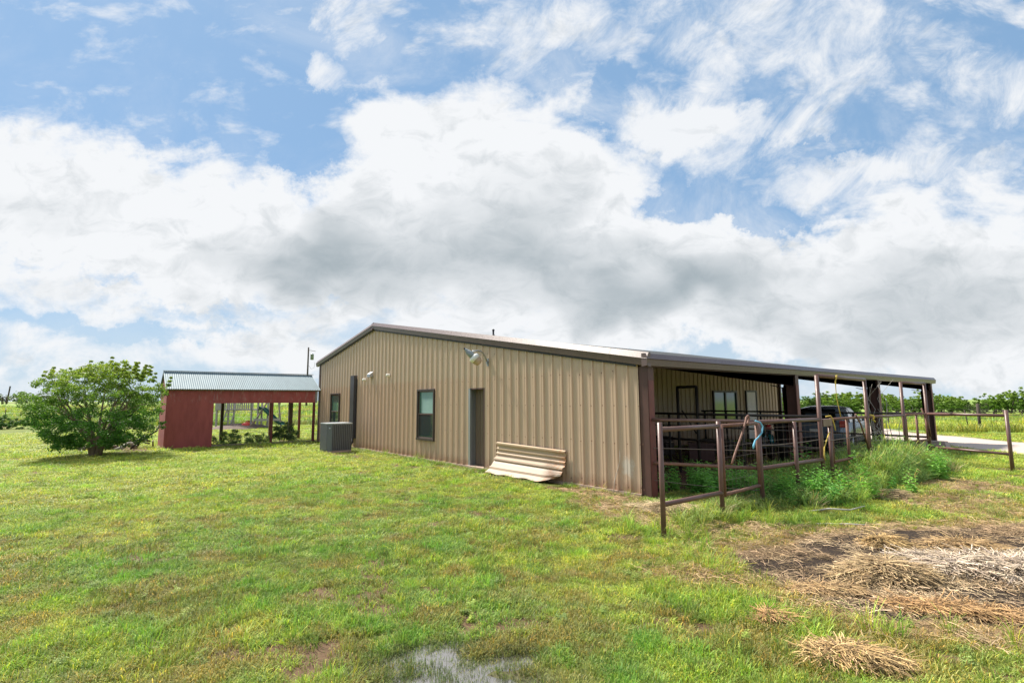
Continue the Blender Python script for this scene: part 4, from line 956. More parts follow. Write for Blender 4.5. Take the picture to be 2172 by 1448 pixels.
def strawtuft(name, n, rad, l0, l1, wdt, seed, tilt=.12, align=None):
    r = random.Random(seed); vs = []; fs = []; tc_ = []
    for _ in range(n):
        a = r.uniform(0, 6.283); d_ = rad*math.sqrt(r.random()); x, y = d_*math.cos(a), d_*math.sin(a); z = r.uniform(0, .03)
        b = r.gauss(0, .75) if align else r.uniform(0, 6.283); L = r.uniform(l0, l1); t = r.gauss(0, tilt); w_ = wdt*r.uniform(.6, 1.3)
        dx, dy, dz_ = math.cos(b)*math.cos(t), math.sin(b)*math.cos(t), abs(math.sin(t)); ox, oy = -math.sin(b)*w_/2, math.cos(b)*w_/2
        k = r.uniform(-.12, .12)*L; mx, my, mz = x+dx*L*.5-oy*0+k*-dy, y+dy*L*.5+k*dx, z+dz_*L*.5+r.uniform(0, .02)
        o = len(vs)
        for px_, py_, pz_ in ((x, y, z), (mx, my, mz), (x+dx*L, y+dy*L, max(.002, z+dz_*L*.8))):
            vs += [(px_-ox, py_-oy, pz_), (px_, py_, pz_+w_*.5), (px_+ox, py_+oy, pz_)]
        for e in (0, 3): fs += [(o+e, o+e+1, o+e+4, o+e+3), (o+e+1, o+e+2, o+e+5, o+e+4)]
        t_ = r.choice([.38, .6, .85, 1.1, 1.35])*r.uniform(.85, 1.15); tc_ += [(t_, t_*r.uniform(.93, 1), t_*r.uniform(.85, 1), 1)]*9
    me = bpy.data.meshes.new(name); me.from_pydata(vs, [], fs); me.update()
    a = me.color_attributes.new('tint', 'FLOAT_COLOR', 'POINT'); a.data.foreach_set('color', np.array(tc_, np.float32).ravel())
    me.materials.append(MT['stalk']); return me
def weedtuft(name, seed, h=.4):                      # leafy broad weed: upright stems with small leaves
    r = random.Random(seed); vs = []; fs = []; tc_ = []
    for _ in range(5):
        a = r.uniform(0, 6.283); lean = r.uniform(.05, .4); H = h*r.uniform(.6, 1.1)
        for k in range(16):
            t = (k+1)/16; x = math.cos(a)*lean*t*H; y = math.sin(a)*lean*t*H; z = H*t; b = k*2.4+a; L = .075*(1.25-t)*r.uniform(.7, 1.3)+.02
            dx, dy = math.cos(b), math.sin(b); o = len(vs)
            vs += [(x, y, z), (x+dx*L*.5-dy*L*.22, y+dy*L*.5+dx*L*.22, z+L*.25), (x+dx*L, y+dy*L, z+L*.1), (x+dx*L*.5+dy*L*.22, y+dy*L*.5-dx*L*.22, z+L*.25)]
            fs.append((o, o+1, o+2, o+3)); q = r.uniform(.7, 1.3); tc_ += [(q, q, q, 1)]*4
    me = bpy.data.meshes.new(name); me.from_pydata(vs, [], fs); me.update()
    a = me.color_attributes.new('tint', 'FLOAT_COLOR', 'POINT'); a.data.foreach_set('color', np.array(tc_, np.float32).ravel())
    me.materials.append(MT['blade']); return me
def gn_group(coll):
    g = bpy.data.node_groups.new('scatter_'+coll.name, 'GeometryNodeTree')
    g.interface.new_socket('Geometry', in_out='INPUT', socket_type='NodeSocketGeometry'); g.interface.new_socket('Geometry', in_out='OUTPUT', socket_type='NodeSocketGeometry')
    N = g.nodes; L = g.links; gi = N.new('NodeGroupInput'); go = N.new('NodeGroupOutput')
    ip = N.new('GeometryNodeInstanceOnPoints'); ci = N.new('GeometryNodeCollectionInfo'); ci.inputs['Collection'].default_value = coll
    ci.inputs['Separate Children'].default_value = True; ci.inputs['Reset Children'].default_value = True
    L.new(gi.outputs[0], ip.inputs['Points']); L.new(ci.outputs[0], ip.inputs['Instance']); ip.inputs['Pick Instance'].default_value = True
    for nm, ty, sk in (('idx', 'INT', 'Instance Index'), ('rot', 'FLOAT_VECTOR', 'Rotation'), ('scl', 'FLOAT_VECTOR', 'Scale')):
        a = N.new('GeometryNodeInputNamedAttribute'); a.data_type = ty; a.inputs['Name'].default_value = nm
        out = [o for o in a.outputs if o.enabled and o.name == 'Attribute'][0]
        if sk == 'Rotation':
            e = N.new('FunctionNodeEulerToRotation'); L.new(out, e.inputs[0]); L.new(e.outputs[0], ip.inputs[sk])
        else: L.new(out, ip.inputs[sk])
    L.new(ip.outputs[0], go.inputs[0]); return g
GROUPS = {}
def scatter(name, coll, pts, rot, scl, colr, idx):
    if coll.name not in GROUPS: GROUPS[coll.name] = gn_group(coll)
    n = len(pts); me = bpy.data.meshes.new(name); me.vertices.add(n); me.vertices.foreach_set('co', np.asarray(pts, np.float32).ravel())
    a = me.attributes.new('rot', 'FLOAT_VECTOR', 'POINT'); a.data.foreach_set('vector', np.asarray(rot, np.float32).ravel())
    a = me.attributes.new('scl', 'FLOAT_VECTOR', 'POINT'); a.data.foreach_set('vector', np.asarray(scl, np.float32).ravel())
    a = me.attributes.new('idx', 'INT', 'POINT'); a.data.foreach_set('value', np.asarray(idx, np.int32))
    a = me.attributes.new('icol', 'FLOAT_COLOR', 'POINT'); c4 = np.ones((n, 4), np.float32); c4[:, :3] = colr; a.data.foreach_set('color', c4.ravel())
    o = bpy.data.objects.new(name, me); col.objects.link(o); m = o.modifiers.new('scatter', 'NODES'); m.node_group = GROUPS[coll.name]
    return o
LAWN = src_coll('lawn_tufts', [tuft('lt', 24, .070, .045, .0050, 1.0, 'blade', 100+k) for k in range(4)]+[tuft('lt', 30, .07, .085, .0048, .8, 'blade', 110+k) for k in range(3)])
TALL = src_coll('tall_tufts', [tuft('tt', 26, .13, .62, .013, .85, 'blade', 200+k, 1.1) for k in range(5)])
FIELD = src_coll('field_tufts', [tuft('ft', 40, .35, .5, .028, .6, 'blade', 300+k, .6) for k in range(4)])
WEED = src_coll('weed_sprigs', [weedtuft('wt', 400+k) for k in range(4)])
STRAW = src_coll('straw_bits', [strawtuft('sb', 18, .22, .04, .24, .0075, 500+k) for k in range(4)]+[strawtuft('sb', 20, .16, .10, .30, .0095, 520+k, .14, True) for k in range(4)])

def wedge(n, r0, r1, half=1.0):
    r = np.sqrt(rng.uniform(r0*r0, r1*r1, n)); a = rng.uniform(-half, half, n)
    return CX+r*(FH[0]*np.cos(a)+RH[0]*np.sin(a)), CY+r*(FH[1]*np.cos(a)+RH[1]*np.sin(a))
def footprint(x, y):
    b = (x > -18.35) & (x < .02) & (y > -.03) & (y < 19) & ~((x > -5.85) & (y > 0.15))
    s_ = (x > -20.65) & (x < -18.1) & (y > -6.0) & (y < -4.25)
    a = (x > -13.05) & (x < -12.1) & (y > -1.68) & (y < -.75)
    q = (x > -4.5) & (x < -1.9) & (y > -.5) & (y < 0)
    return b | s_ | a | q
def lerp(a, b, t): return np.asarray(a)*(1-t[:, None])+np.asarray(b)*t[:, None]
def lawncol(x, y):
    a = fbm(x, y, .55, 4, 91); b = fbm(x, y, 2.6, 4, 92); r = np.hypot(x-CX, y-CY)
    t = sstep(.38, .62, a*.6+b*.4)
    c = lerp((.36, .44, .078), (.215, .345, .072), t)
    c = lerp(c, (.49, .51, .10), sstep(.56, .68, fbm(x, y, 1.3, 4, 93))*.4)
    c = lerp(c, (.33, .26, .10), sstep(.51, .65, fbm(x, y, 2.6, 5, 94)+.05*sstep(6.5, 3.5, r))*.75)
    c = lerp(c, (.22, .19, .08), sstep(.50, .66, fbm(x, y, 7.5, 3, 98))*.55)
    c = lerp(c, (.17, .31, .065), sstep(.54, .66, fbm(x, y, 4.2, 3, 99))*.45)
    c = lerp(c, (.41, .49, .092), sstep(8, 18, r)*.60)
    wet = sstep(.08, .5, puddle_f(x, y)); c = lerp(c, (.12, .155, .055), wet*.85)
    c = lerp(c, (.36, .27, .12), np.clip(m_dry(x, y)*.55, 0, 1))
    wall_shade = sstep(.5, 0, np.abs(y+.35))*(x < 0); c = lerp(c, (.08, .13, .035), wall_shade*.6)  # shadow at the gable wall foot, painted into the grass colour
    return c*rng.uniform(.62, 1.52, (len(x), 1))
def lawn(r0, r1, dens, s0, s1, zs):
    half = 1.02; area = half*(r1*r1-r0*r0); n = int(area*dens); x, y = wedge(n, r0, r1, half)
    keep = 1-.97*m_compost(x, y)-.80*m_bare(x, y)-.50*m_dry(x, y)-.92*m_inside(x, y)
    keep = np.where(m_drive(x, y) > .3, 0, keep); keep = np.where(m_field(x, y) > .5, 0, keep); keep = np.where(footprint(x, y), 0, keep)
    clump = fbm(x, y, 5, 3, 95)
    pf = puddle_f(x, y); keep = keep*(.45+1.0*clump)*(1-.66*sstep(.40, .75, pf))
    k = rng.random(n) < keep; x, y = x[k], y[k]; m = len(x)
    z = np.maximum(hgt(x, y), -.034); big = (fbm(x, y, 1.6, 3, 96) > .57) & (rng.random(m) < .55)
    big &= rng.random(m) < .55
    idx = np.where(big, rng.integers(4, 7, m), rng.integers(0, 4, m))
    s = rng.uniform(s0, s1, m)*(.75+.6*fbm(x, y, 1.1, 3, 97)); s = s*(1-.25*sstep(.3, .7, puddle_f(x, y)))
    rot = np.stack([rng.normal(0, .12, m), rng.normal(0, .12, m), rng.uniform(0, 6.28, m)], 1)
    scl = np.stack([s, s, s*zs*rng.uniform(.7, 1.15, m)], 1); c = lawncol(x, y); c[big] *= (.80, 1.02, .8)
    return np.stack([x, y, z], 1), rot, scl, c, idx
L_ = [lawn(1.6, 4.2, 760, .7, 1.0, 1.0), lawn(4.2, 7, 540, .75, 1.1, .95), lawn(7, 12, 280, .9, 1.35, .75), lawn(12, 22, 100, 1.4, 2.1, .52), lawn(22, 44, 30, 2.2, 3.3, .36)]
cat = lambda k: np.concatenate([l[k] for l in L_])
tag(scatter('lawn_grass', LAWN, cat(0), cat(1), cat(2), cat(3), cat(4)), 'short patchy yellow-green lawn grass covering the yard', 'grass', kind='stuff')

# tall green weeds crowding the pipe fence
def tall_mask(x, y):
    g = np.maximum.reduce([g2(x, y, 1.85, 6.3, 4.0, .95, .02, 1), .9*g2(x, y, 1.15, 3.6, 2.2, .9, .1, 1), .8*g2(x, y, 2.35, 2.0, 1.5, .5, .15, 1), .75*g2(x, y, 1.75, .2, 1.1, .45, 0, 1), .6*g2(x, y, 1.8, -1.2, .9, .35, 0, 1), .3*g2(x, y, -.1, 2.6, 1.2, .5, 1, .4)])
    return g
n = 9500; x = rng.uniform(-1.8, 3.9, n); y = rng.uniform(-2.4, 12.6, n); g = tall_mask(x, y)
k = rng.random(n) < sstep(.25, .75, g+.5*(fbm(x, y, 1.5, 3, 131)-.5)); x, y, g = x[k], y[k], g[k]; m = len(x)
hs = .34+.62*sstep(2.0, 6.5, y)*sstep(.35, .95, g)+.13*rng.random(m); hs *= .55+.72*fbm(x, y, 1.1, 4, 132); hs = np.where(y < 1.2, hs*.7, hs)
c = lerp((.23, .38, .105), (.40, .55, .12), sstep(.35, .65, fbm(x, y, 1.4, 4, 133)))
c = lerp(c, (.16, .28, .115), sstep(.5, .7, fbm(x, y, .9, 3, 134))*.7)
c = lerp(c, (.24, .30, .06), sstep(1.6, .4, y)*.6)*rng.uniform(.5, 1.4, (m, 1))
c[rng.random(m) < .06] = (.50, .42, .24)
tag(scatter('tall_grass', TALL, np.stack([x, y, hgt(x, y)], 1), np.stack([rng.normal(0, .16, m)-.05, rng.normal(0, .16, m)+.10, rng.uniform(0, 6.28, m)], 1), np.stack([.9*hs**.5*1.1, .9*hs**.5*1.1, hs*1.35], 1), c, rng.integers(0, 5, m)),
    'tall blue-green weedy grass swallowing the pipe fence', 'grass', kind='stuff')
n = 1500; x = rng.uniform(-1.2, 3.2, n); y = rng.uniform(.2, 10.5, n); k = rng.random(n) < np.maximum.reduce([g2(x, y, .6, 1.6, .9, .5, 1, .2), g2(x, y, 2.25, 2.0, .8, .4, 0, 1), .09*g2(x, y, 1.9, 5.5, 4, .9, 0, 1)]); x, y = x[k], y[k]; m = len(x); s = rng.uniform(.7, 1.5, m)*(1+.5*sstep(3, 6, y))
tag(scatter('broadleaf_weeds', WEED, np.stack([x, y, hgt(x, y)], 1), np.stack([rng.normal(0, .1, m), rng.normal(0, .1, m), rng.uniform(0, 6.28, m)], 1), np.stack([s, s, s], 1), lerp((.16, .40, .09), (.28, .52, .12), rng.random(m)), rng.integers(0, 4, m)),
    'leafy bright green weeds inside the pen behind the narrow gate', 'weeds', kind='stuff')
# clumps of fresh grass near the fence foot and along walls
n = 3800; x = rng.uniform(-18, 5.5, n); y = rng.uniform(-4.6, 1.5, n)
g = np.maximum.reduce([.9*g2(x, y, 2.0, -2.0, .8, .45, 1, .2), .8*g2(x, y, 2.35, -.4, .9, .5, 1, .6), .75*g2(x, y, 3.0, -2.9, .5, .4, 1, 1), .6*g2(x, y, 4.7, -3.3, .8, .3, 1, 1), .35*g2(x, y, -1.2, -.2, 3, .13, 1, 0), .35*g2(x, y, -9, -.16, 5, .12, 1, 0)])
k = (rng.random(n) < sstep(.15, .8, g+.5*(fbm(x, y, 2.4, 3, 141)-.5))) & ~footprint(x, y); x, y = x[k], y[k]; m = len(x); s = rng.uniform(.26, .50, m)
tag(scatter('grass_clumps', TALL, np.stack([x, y, hgt(x, y)], 1), np.stack([rng.normal(0, .15, m), rng.normal(0, .15, m), rng.uniform(0, 6.28, m)], 1), np.stack([s, s, s*.85], 1), lerp((.20, .38, .06), (.42, .52, .08), rng.random(m))*rng.uniform(.7, 1.25, (m, 1)), rng.integers(0, 5, m)),
    'fresh knee-high grass clumps round the nearest fence posts and along the wall foot', 'grass', kind='stuff')

n = 3600; x, y = wedge(n, 1.8, 15, 1.0); k = (rng.random(n) < sstep(.45, .62, fbm(x, y, 1.2, 4, 145))) & (m_compost(x, y) < .2) & (m_drive(x, y) < .2) & (puddle_f(x, y) < .3) & ~footprint(x, y) & ~((x > -6) & (y > 0) & (x < 1)); x, y = x[k], y[k]; m = len(x); s = rng.uniform(.13, .30, m)
tag(scatter('lawn_weeds', WEED, np.stack([x, y, hgt(x, y)-.01], 1), np.stack([rng.normal(0, .3, m), rng.normal(0, .3, m), rng.uniform(0, 6.28, m)], 1), np.stack([s*1.7, s*1.7, s*.7], 1), lerp((.24, .34, .09), (.38, .46, .10), rng.random(m))*rng.uniform(.7, 1.2, (m, 1)), rng.integers(0, 4, m)),
    'small flat broadleaf weeds dotted through the lawn', 'weeds', kind='stuff')
n = 2600; x, y = wedge(n, 1.8, 14, 1.0); k = (rng.random(n) < .75*sstep(.52, .66, fbm(x, y, 1.7, 4, 146))) & (m_compost(x, y) < .2) & (puddle_f(x, y) < .25) & ~footprint(x, y) & ~((x > -6) & (y > 0) & (x < 1)); x, y = x[k], y[k]; m = len(x); s = rng.uniform(.10, .21, m)
tag(scatter('stray_clumps', TALL, np.stack([x, y, hgt(x, y)], 1), np.stack([rng.normal(0, .25, m), rng.normal(0, .25, m), rng.uniform(0, 6.28, m)], 1), np.stack([s*1.5, s*1.5, s], 1), lerp((.24, .42, .06), (.50, .56, .08), rng.random(m))*rng.uniform(.7, 1.2, (m, 1)), rng.integers(0, 5, m)),
    'brighter longer grass clumps missed by the mower', 'grass', kind='stuff')

# pasture beyond the mown yard
def field(r0, r1, dens, s0, s1):
    n = int(1.0*(r1*r1-r0*r0)*dens); x, y = wedge(n, r0, r1, 1.0); f_ = m_field(x, y); fw = (x-CX)*FH[0]+(y-CY)*FH[1]
    k = (rng.random(n) < f_) & (m_drive(x, y) < .3); x, y = x[k], y[k]; m = len(x); z = hgt(x, y)
    s = rng.uniform(s0, s1, m); edge = 1-sstep(.55, 1.0, m_field(x+FH[0]*-1.5, y+FH[1]*-1.5))
    c = lerp((.21, .36, .085), (.42, .48, .08), sstep(.38, .62, fbm(x, y, .10, 4, 151)*.6+fbm(x, y, .6, 3, 152)*.4))
    c = lerp(c, (.30, .24, .16), sstep(.52, .66, fbm(x, y, .22, 4, 153))*.6); c = lerp(c, (.17, .17, .07), edge*.5)
    return np.stack([x, y, z], 1), np.stack([rng.normal(0, .1, m), rng.normal(0, .1, m), rng.uniform(0, 6.28, m)], 1), np.stack([s, s, s*rng.uniform(.45, .85, m)*(1+.4*edge)], 1), c*rng.uniform(.8, 1.2, (m, 1)), rng.integers(0, 4, m)
L_ = [field(28, 60, 2.6, .8, 1.3), field(60, 110, .7, 1.2, 1.9)]
tag(scatter('pasture_grass', FIELD, cat(0), cat(1), cat(2), cat(3), cat(4)), 'unmown pale green pasture beyond the yard', 'grass', kind='stuff')

# straw and hay strewn over the compost ground
n = 12000; x = rng.uniform(2.4, 8.2, n); y = rng.uniform(-3.4, 3.2, n); k = rng.random(n) < (m_compost(x, y)*(1-.82*m_dark(x, y))*sstep(.25, .75, fbm(x, y, 3, 3, 161))); x, y = x[k], y[k]; m = len(x)
c = lerp((.60, .47, .30), (.38, .275, .165), sstep(.4, .65, fbm(x, y, 1.7, 3, 162)))*rng.uniform(.5, 1.3, (m, 1)); s = rng.uniform(.35, .75, m)
P1 = (np.stack([x, y, hgt(x, y)+.004], 1), np.stack([rng.normal(0, .1, m), rng.normal(0, .1, m), rng.uniform(0, 6.28, m)], 1), np.stack([s, s, s], 1), c, rng.integers(0, 4, m))
n = 5200; x = rng.uniform(-1.5, 5.8, n); y = rng.uniform(-4.3, 6.8, n); k = (rng.random(n) < m_dry(x, y)*.8*(1-m_compost(x, y))) & ~footprint(x, y); x, y = x[k], y[k]; m = len(x); s = rng.uniform(.35, .75, m)
P2 = (np.stack([x, y, hgt(x, y)+.01], 1), np.stack([rng.normal(0, .12, m), rng.normal(0, .12, m), rng.uniform(0, 6.28, m)], 1), np.stack([s, s, s], 1), lerp((.58, .45, .27), (.36, .24, .12), rng.random(m)), rng.integers(0, 4, m))
L_ = [P1, P2]
tag(scatter('loose_straw', STRAW, cat(0), cat(1), cat(2), cat(3), cat(4)), 'loose tan straw strewn over the dark compost ground', 'straw', kind='stuff')
def merged(name, coll, pts, rot, s, colr, idx):
    """copies of small stalk bundles welded into one real mesh"""
    src = []
    for o in coll.objects:
        me = o.data; v = np.empty(len(me.vertices)*3, np.float32); me.vertices.foreach_get('co', v); f = np.array([p.vertices[:] for p in me.polygons], np.int32)
        t = np.empty(len(me.vertices)*4, np.float32); me.color_attributes['tint'].data.foreach_get('color', t); src.append((v.reshape(-1, 3), f, t.reshape(-1, 4)))
    V = []; F_ = []; C_ = []; off = 0
    for k in range(len(pts)):
        v, f, t = src[int(idx[k])]; a, b, c = rot[k]
        ca, sa, cb, sb, cc, sc_ = math.cos(a), math.sin(a), math.cos(b), math.sin(b), math.cos(c), math.sin(c)
        Rm = np.array([[cc, -sc_, 0], [sc_, cc, 0], [0, 0, 1]])@np.array([[cb, 0, sb], [0, 1, 0], [-sb, 0, cb]])@np.array([[1, 0, 0], [0, ca, -sa], [0, sa, ca]])
        V.append(v@Rm.T*s[k]+pts[k]); F_.append(f+off); q = t.copy(); q[:, :3] *= colr[k]; C_.append(q); off += len(v)
    V = np.concatenate(V).astype(np.float32); F_ = np.concatenate(F_); C_ = np.concatenate(C_)
    me = bpy.data.meshes.new(name); me.vertices.add(len(V)); me.vertices.foreach_set('co', V.ravel()); me.loops.add(F_.size); me.loops.foreach_set('vertex_index', F_.ravel())
    me.polygons.add(len(F_)); me.polygons.foreach_set('loop_start', np.arange(0, F_.size, 4, dtype=np.int32)); me.polygons.foreach_set('loop_total', np.full(len(F_), 4, np.int32)); me.update(calc_edges=True)
    a = me.color_attributes.new('lcol', 'FLOAT_COLOR', 'POINT'); a.data.foreach_set('color', C_.astype(np.float32).ravel())
    me.materials.append(MT['stalk_m']); o = bpy.data.objects.new(name, me); col.objects.link(o); return o
MT['stalk_m'] = leafy('matted_stalk', 'lcol', 'GEOMETRY', .1, .8)
def heap(name, label, cx, cy, a, b, ang, hh, n, c1, c2, along, s0=.6, s1=1.0, hollow=0, seed=0):
    u = rng.normal(0, .48, n); v = rng.normal(0, .48, n); q = (u*u+v*v) < 1.1; u, v = u[q], v[q]; m = len(u)
    ca, sa = math.cos(ang), math.sin(ang); x = cx+u*a*ca-v*b*sa; y = cy+u*a*sa+v*b*ca
    lump = .7+.6*fbm(x, y, 5, 3, 170+seed); top = hh*np.exp(-1.6*(u*u+v*v))*lump
    z = hgt(x, y)+top*rng.uniform(.55, 1.0, m)+.005
    gu = np.arctan2(v*b, u*a)+ang
    yaw_ = np.where(rng.random(m) < along, ang+rng.normal(0, .7, m), gu+rng.normal(0, 1.1, m)); sl_ = np.clip(hh/np.minimum(a, b)*1.3*np.sqrt(u*u+v*v)*np.exp(-(u*u+v*v)), 0, 1.0)
    rot = np.stack([rng.normal(0, .12, m), sl_+rng.normal(0, .12, m), yaw_], 1)
    s = rng.uniform(s0, s1, m)
    o = merged(name, STRAW, np.stack([x, y, z], 1), rot, s, lerp(c1, c2, rng.random(m)), rng.integers(4, 8, m))
    # matted body under the loose stalks
    vs = [(cx, cy, float(hgt(cx, cy))+hh*.66)]; fs = []; K = 22
    for r_ in (.3, .6, .9, 1.15):
        for j in range(K):
            t = 2*math.pi*j/K; rr = r_*(1+.12*math.sin(3*t+seed)+.08*math.sin(5*t)); uu, vv = rr*math.cos(t), rr*math.sin(t)
            px_, py_ = cx+uu*a*ca-vv*b*sa, cy+uu*a*sa+vv*b*ca; vs.append((px_, py_, float(hgt(px_, py_))+hh*.68*math.exp(-1.6*rr*rr)-.02*(r_ > 1)))
    fs = [(0, 1+j, 1+(j+1) % K) for j in range(K)]+[(1+i_*K+j, 1+(i_+1)*K+j, 1+(i_+1)*K+(j+1) % K, 1+i_*K+(j+1) % K) for i_ in range(3) for j in range(K)]
    core = MB().add(vs, fs, True).obj('matted_core', mk('matted_straw', tuple(k_*.55 for k_ in c1), .95, 0, tuple(k_*.3 for k_ in c2), 22, .9, .8), o)
    return tag(o, label, 'straw pile')
heap('straw_heap', 'thick knee-high clump of matted tan straw in the middle of the compost', 4.38, -1.93, .42, .27, .85, .18, 420, (.58, .45, .27), (.34, .24, .13), .35, .4, .75, seed=1)
heap('straw_mat', 'broad mat of bleached grey-white straw at the right edge', 5.15, -.72, 1.10, .42, .60, .10, 900, (.66, .57, .47), (.36, .28, .20), .60, .5, 1.0, seed=2)
heap('straw_heap', 'small peaked tuft of yellow straw behind the pale straw mat', 4.00, -.62, .22, .14, .6, .09, 80, (.60, .44, .22), (.40, .27, .12), .4, .4, .7, seed=3)
heap('straw_heap', 'low ragged straw ridge at the back of the compost patch', 4.55, -.05, .45, .18, .7, .06, 130, (.52, .38, .20), (.34, .22, .11), .5, .5, .8, seed=4)
heap('straw_heap', 'small reddish-tan straw bunch lying alone in the lawn', 4.12, -3.72, .17, .10, .9, .07, 60, (.52, .35, .17), (.40, .24, .11), .5, .35, .6, seed=5)
heap('straw_mat', 'flat golden straw mat lying in the grass at the bottom right', 4.76, -3.95, .38, .13, .62, .07, 150, (.62, .46, .24), (.46, .31, .14), .6, .4, .7, seed=6)
heap('straw_mat', 'thin tawny straw streak between the heap and the green strip', 4.12, -2.72, .36, .10, .75, .04, 100, (.56, .41, .22), (.40, .26, .13), .7, .4, .65, seed=7)
heap('straw_mat', 'long orange-tan straw streak below the bleached mat', 4.98, -2.40, .55, .09, .60, .04, 130, (.55, .36, .18), (.42, .26, .12), .85, .45, .7, seed=8)
heap('straw_heap', 'small hump of dry hay at the outer edge of the tall weeds', 2.95, 3.35, .40, .16, 1.3, .10, 80, (.60, .47, .28), (.40, .30, .16), .5, .5, .8, seed=9)
heap('straw_heap', 'tangle of pale dead grass by the foot of the barn corner column', 1.15, -.75, .65, .28, .2, .10, 200, (.62, .52, .33), (.42, .32, .18), .2, .5, .8, seed=10)
for pts_, lb_ in (([(2.55,.75,.02),(2.75,1.1,.05),(2.95,1.35,.03),(3.05,1.7,.06)], 'crooked grey stick beside the weeds near the narrow gate'), ([(3.0,-.05,.03),(3.3,.25,.035),(3.5,.42,.03)], 'short straight stick lying behind the green tuft')):
    tag(MB().tube(pts_, [.012, .014, .012, .008][:len(pts_)], 6).obj('stick', 'log'), lb_, 'stick')

# ---------------------------------------------------------------- trees and shrubs
def leafmesh(name, centres, rads, per, size, pal, seed, flat=.55, topcol=None, zr=(0, 1)):
    r = np.random.default_rng(seed); C_ = np.repeat(np.array(centres), per, 0); R_ = np.repeat(np.array(rads), per)
    n = len(C_); dv = r.normal(0, 1, (n, 3)); dv /= np.linalg.norm(dv, axis=1)[:, None]; rr = r.random(n)**.5
    p = C_+dv*(rr*R_)[:, None]*np.array([1, 1, flat])
    nrm = r.normal(0, 1, (n, 3))+np.array([0, 0, .9]); nrm /= np.linalg.norm(nrm, axis=1)[:, None]
    t = np.cross(nrm, r.normal(0, 1, (n, 3))); t /= np.linalg.norm(t, axis=1)[:, None]; b = np.cross(nrm, t)
    s = (size*r.uniform(.6, 1.3, n))[:, None]
    q = np.stack([p-t*s*.5, p+b*s*.24+nrm*s*.05, p+t*s*.55, p-b*s*.24+nrm*s*.05], 1).reshape(-1, 3)
    pal = np.array(pal); w_ = r.random(n); c = pal[0]*(1-w_[:, None])+pal[1]*w_[:, None]
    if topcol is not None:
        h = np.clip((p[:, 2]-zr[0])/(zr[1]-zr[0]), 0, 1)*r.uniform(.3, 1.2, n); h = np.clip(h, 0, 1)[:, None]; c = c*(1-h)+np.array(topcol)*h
    cl = np.repeat(r.uniform(.8, 1.2, len(centres)), per); c = c*(cl*r.uniform(.75, 1.25, n))[:, None]
    me = bpy.data.meshes.new(name); me.vertices.add(4*n); me.vertices.foreach_set('co', q.astype(np.float32).ravel())
    me.loops.add(4*n); me.loops.foreach_set('vertex_index', np.arange(4*n, dtype=np.int32)); me.polygons.add(n)
    me.polygons.foreach_set('loop_start', np.arange(0, 4*n, 4, dtype=np.int32)); me.polygons.foreach_set('loop_total', np.full(n, 4, np.int32)); me.update(calc_edges=True)
    a = me.color_attributes.new('lcol', 'FLOAT_COLOR', 'POINT'); d_ = np.ones((4*n, 4), np.float32); d_[:, :3] = np.repeat(c, 4, 0); a.data.foreach_set('color', d_.ravel())
    me.materials.append(MT['leaf']); return me
def link(me, name, parent): o = bpy.data.objects.new(name, me); col.objects.link(o); o.parent = parent; return o

# many-stemmed ornamental bush left of the shed
bush = thing('crape_myrtle', (-16.64, -8.0, 0), 'many-stemmed leafy bush with yellow-green crown standing left of the red shed', 'bush')
RB = random.Random(5); mb = MB(); tips = []
def prof(z): return float(np.interp(z, [.35, .7, 1.1, 1.6, 2.1, 2.5, 2.8, 3.05], [1.0, 1.6, 1.85, 2.1, 2.15, 1.75, 1.15, .45]))
def W(a, b, z): return (RH[0]*a*.90+FH[0]*b, RH[1]*a*.90+FH[1]*b, z)
for k in range(9):
    an = k*.698+RB.uniform(-.2, .2); sp_ = RB.uniform(.5, 1.0); a1, b1 = math.cos(an), math.sin(an)
    p0 = (a1*.13, b1*.10, -.05); p1 = (a1*.22*sp_+.02, b1*.2*sp_, .45); p2 = (a1*.6*sp_, b1*.55*sp_, 1.05); p3 = (a1*1.15*sp_, b1*1.05*sp_, 1.7); p4 = (a1*1.5*sp_, b1*1.4*sp_, 2.3)
    mb.tube([W(*p) for p in (p0, p1, p2, p3, p4)], [.075, .06, .042, .026, .01], 7)
    for j in range(7):
        t = RB.uniform(.25, 1); q = [p1[i_]+(p3[i_]-p1[i_])*t for i_ in range(3)]; b2 = an+RB.uniform(-1.3, 1.3); L = RB.uniform(.4, .95)
        e = (q[0]+math.cos(b2)*L, q[1]+math.sin(b2)*L, q[2]+L*RB.uniform(.1, .8)); mb.tube([W(*q), W((q[0]+e[0])/2, (q[1]+e[1])/2, (q[2]+e[2])/2+.05), W(*e)], [.018, .012, .005], 5, False)
lpart(mb, 'stems', 'bark', bush)
cen = []; rad = []
while len(cen) < 590:
    z = .34+2.68*RB.random()**1.08; R_ = prof(z); an = RB.uniform(0, 6.283); rr = R_*math.sqrt(RB.uniform(.12, 1.0)); a, b = math.cos(an)*rr, math.sin(an)*rr
    if z < .5 and rr > .9 and RB.random() < .4: continue
    if a > 1.3 and z > 2.35: z -= .35
    if math.sin(a*3.1+z*4.3+1)*math.sin(b*2.7+z*2.2) > .72: continue
    cen.append(W(a, b, z+.12*math.sin(a*4))); rad.append(RB.uniform(.14, .28))
for a, b, z in ((.55, 0, 3.12), (.75, .1, 3.2), (.35, -.1, 3.05), (1.05, 0, 3.0), (1.9, 0, 2.55), (2.15, .1, 2.4), (-1.7, 0, 2.45), (-2.2, .1, 2.25), (-1.0, .2, 2.9), (-2.35, 0, 1.95), (2.35, .2, 2.1), (-1.25, -.2, .42), (-1.35, -.1, .30), (2.4, .1, 1.1), (2.3, .2, .95)):
    cen.append(W(a, b, z)); rad.append(.13)
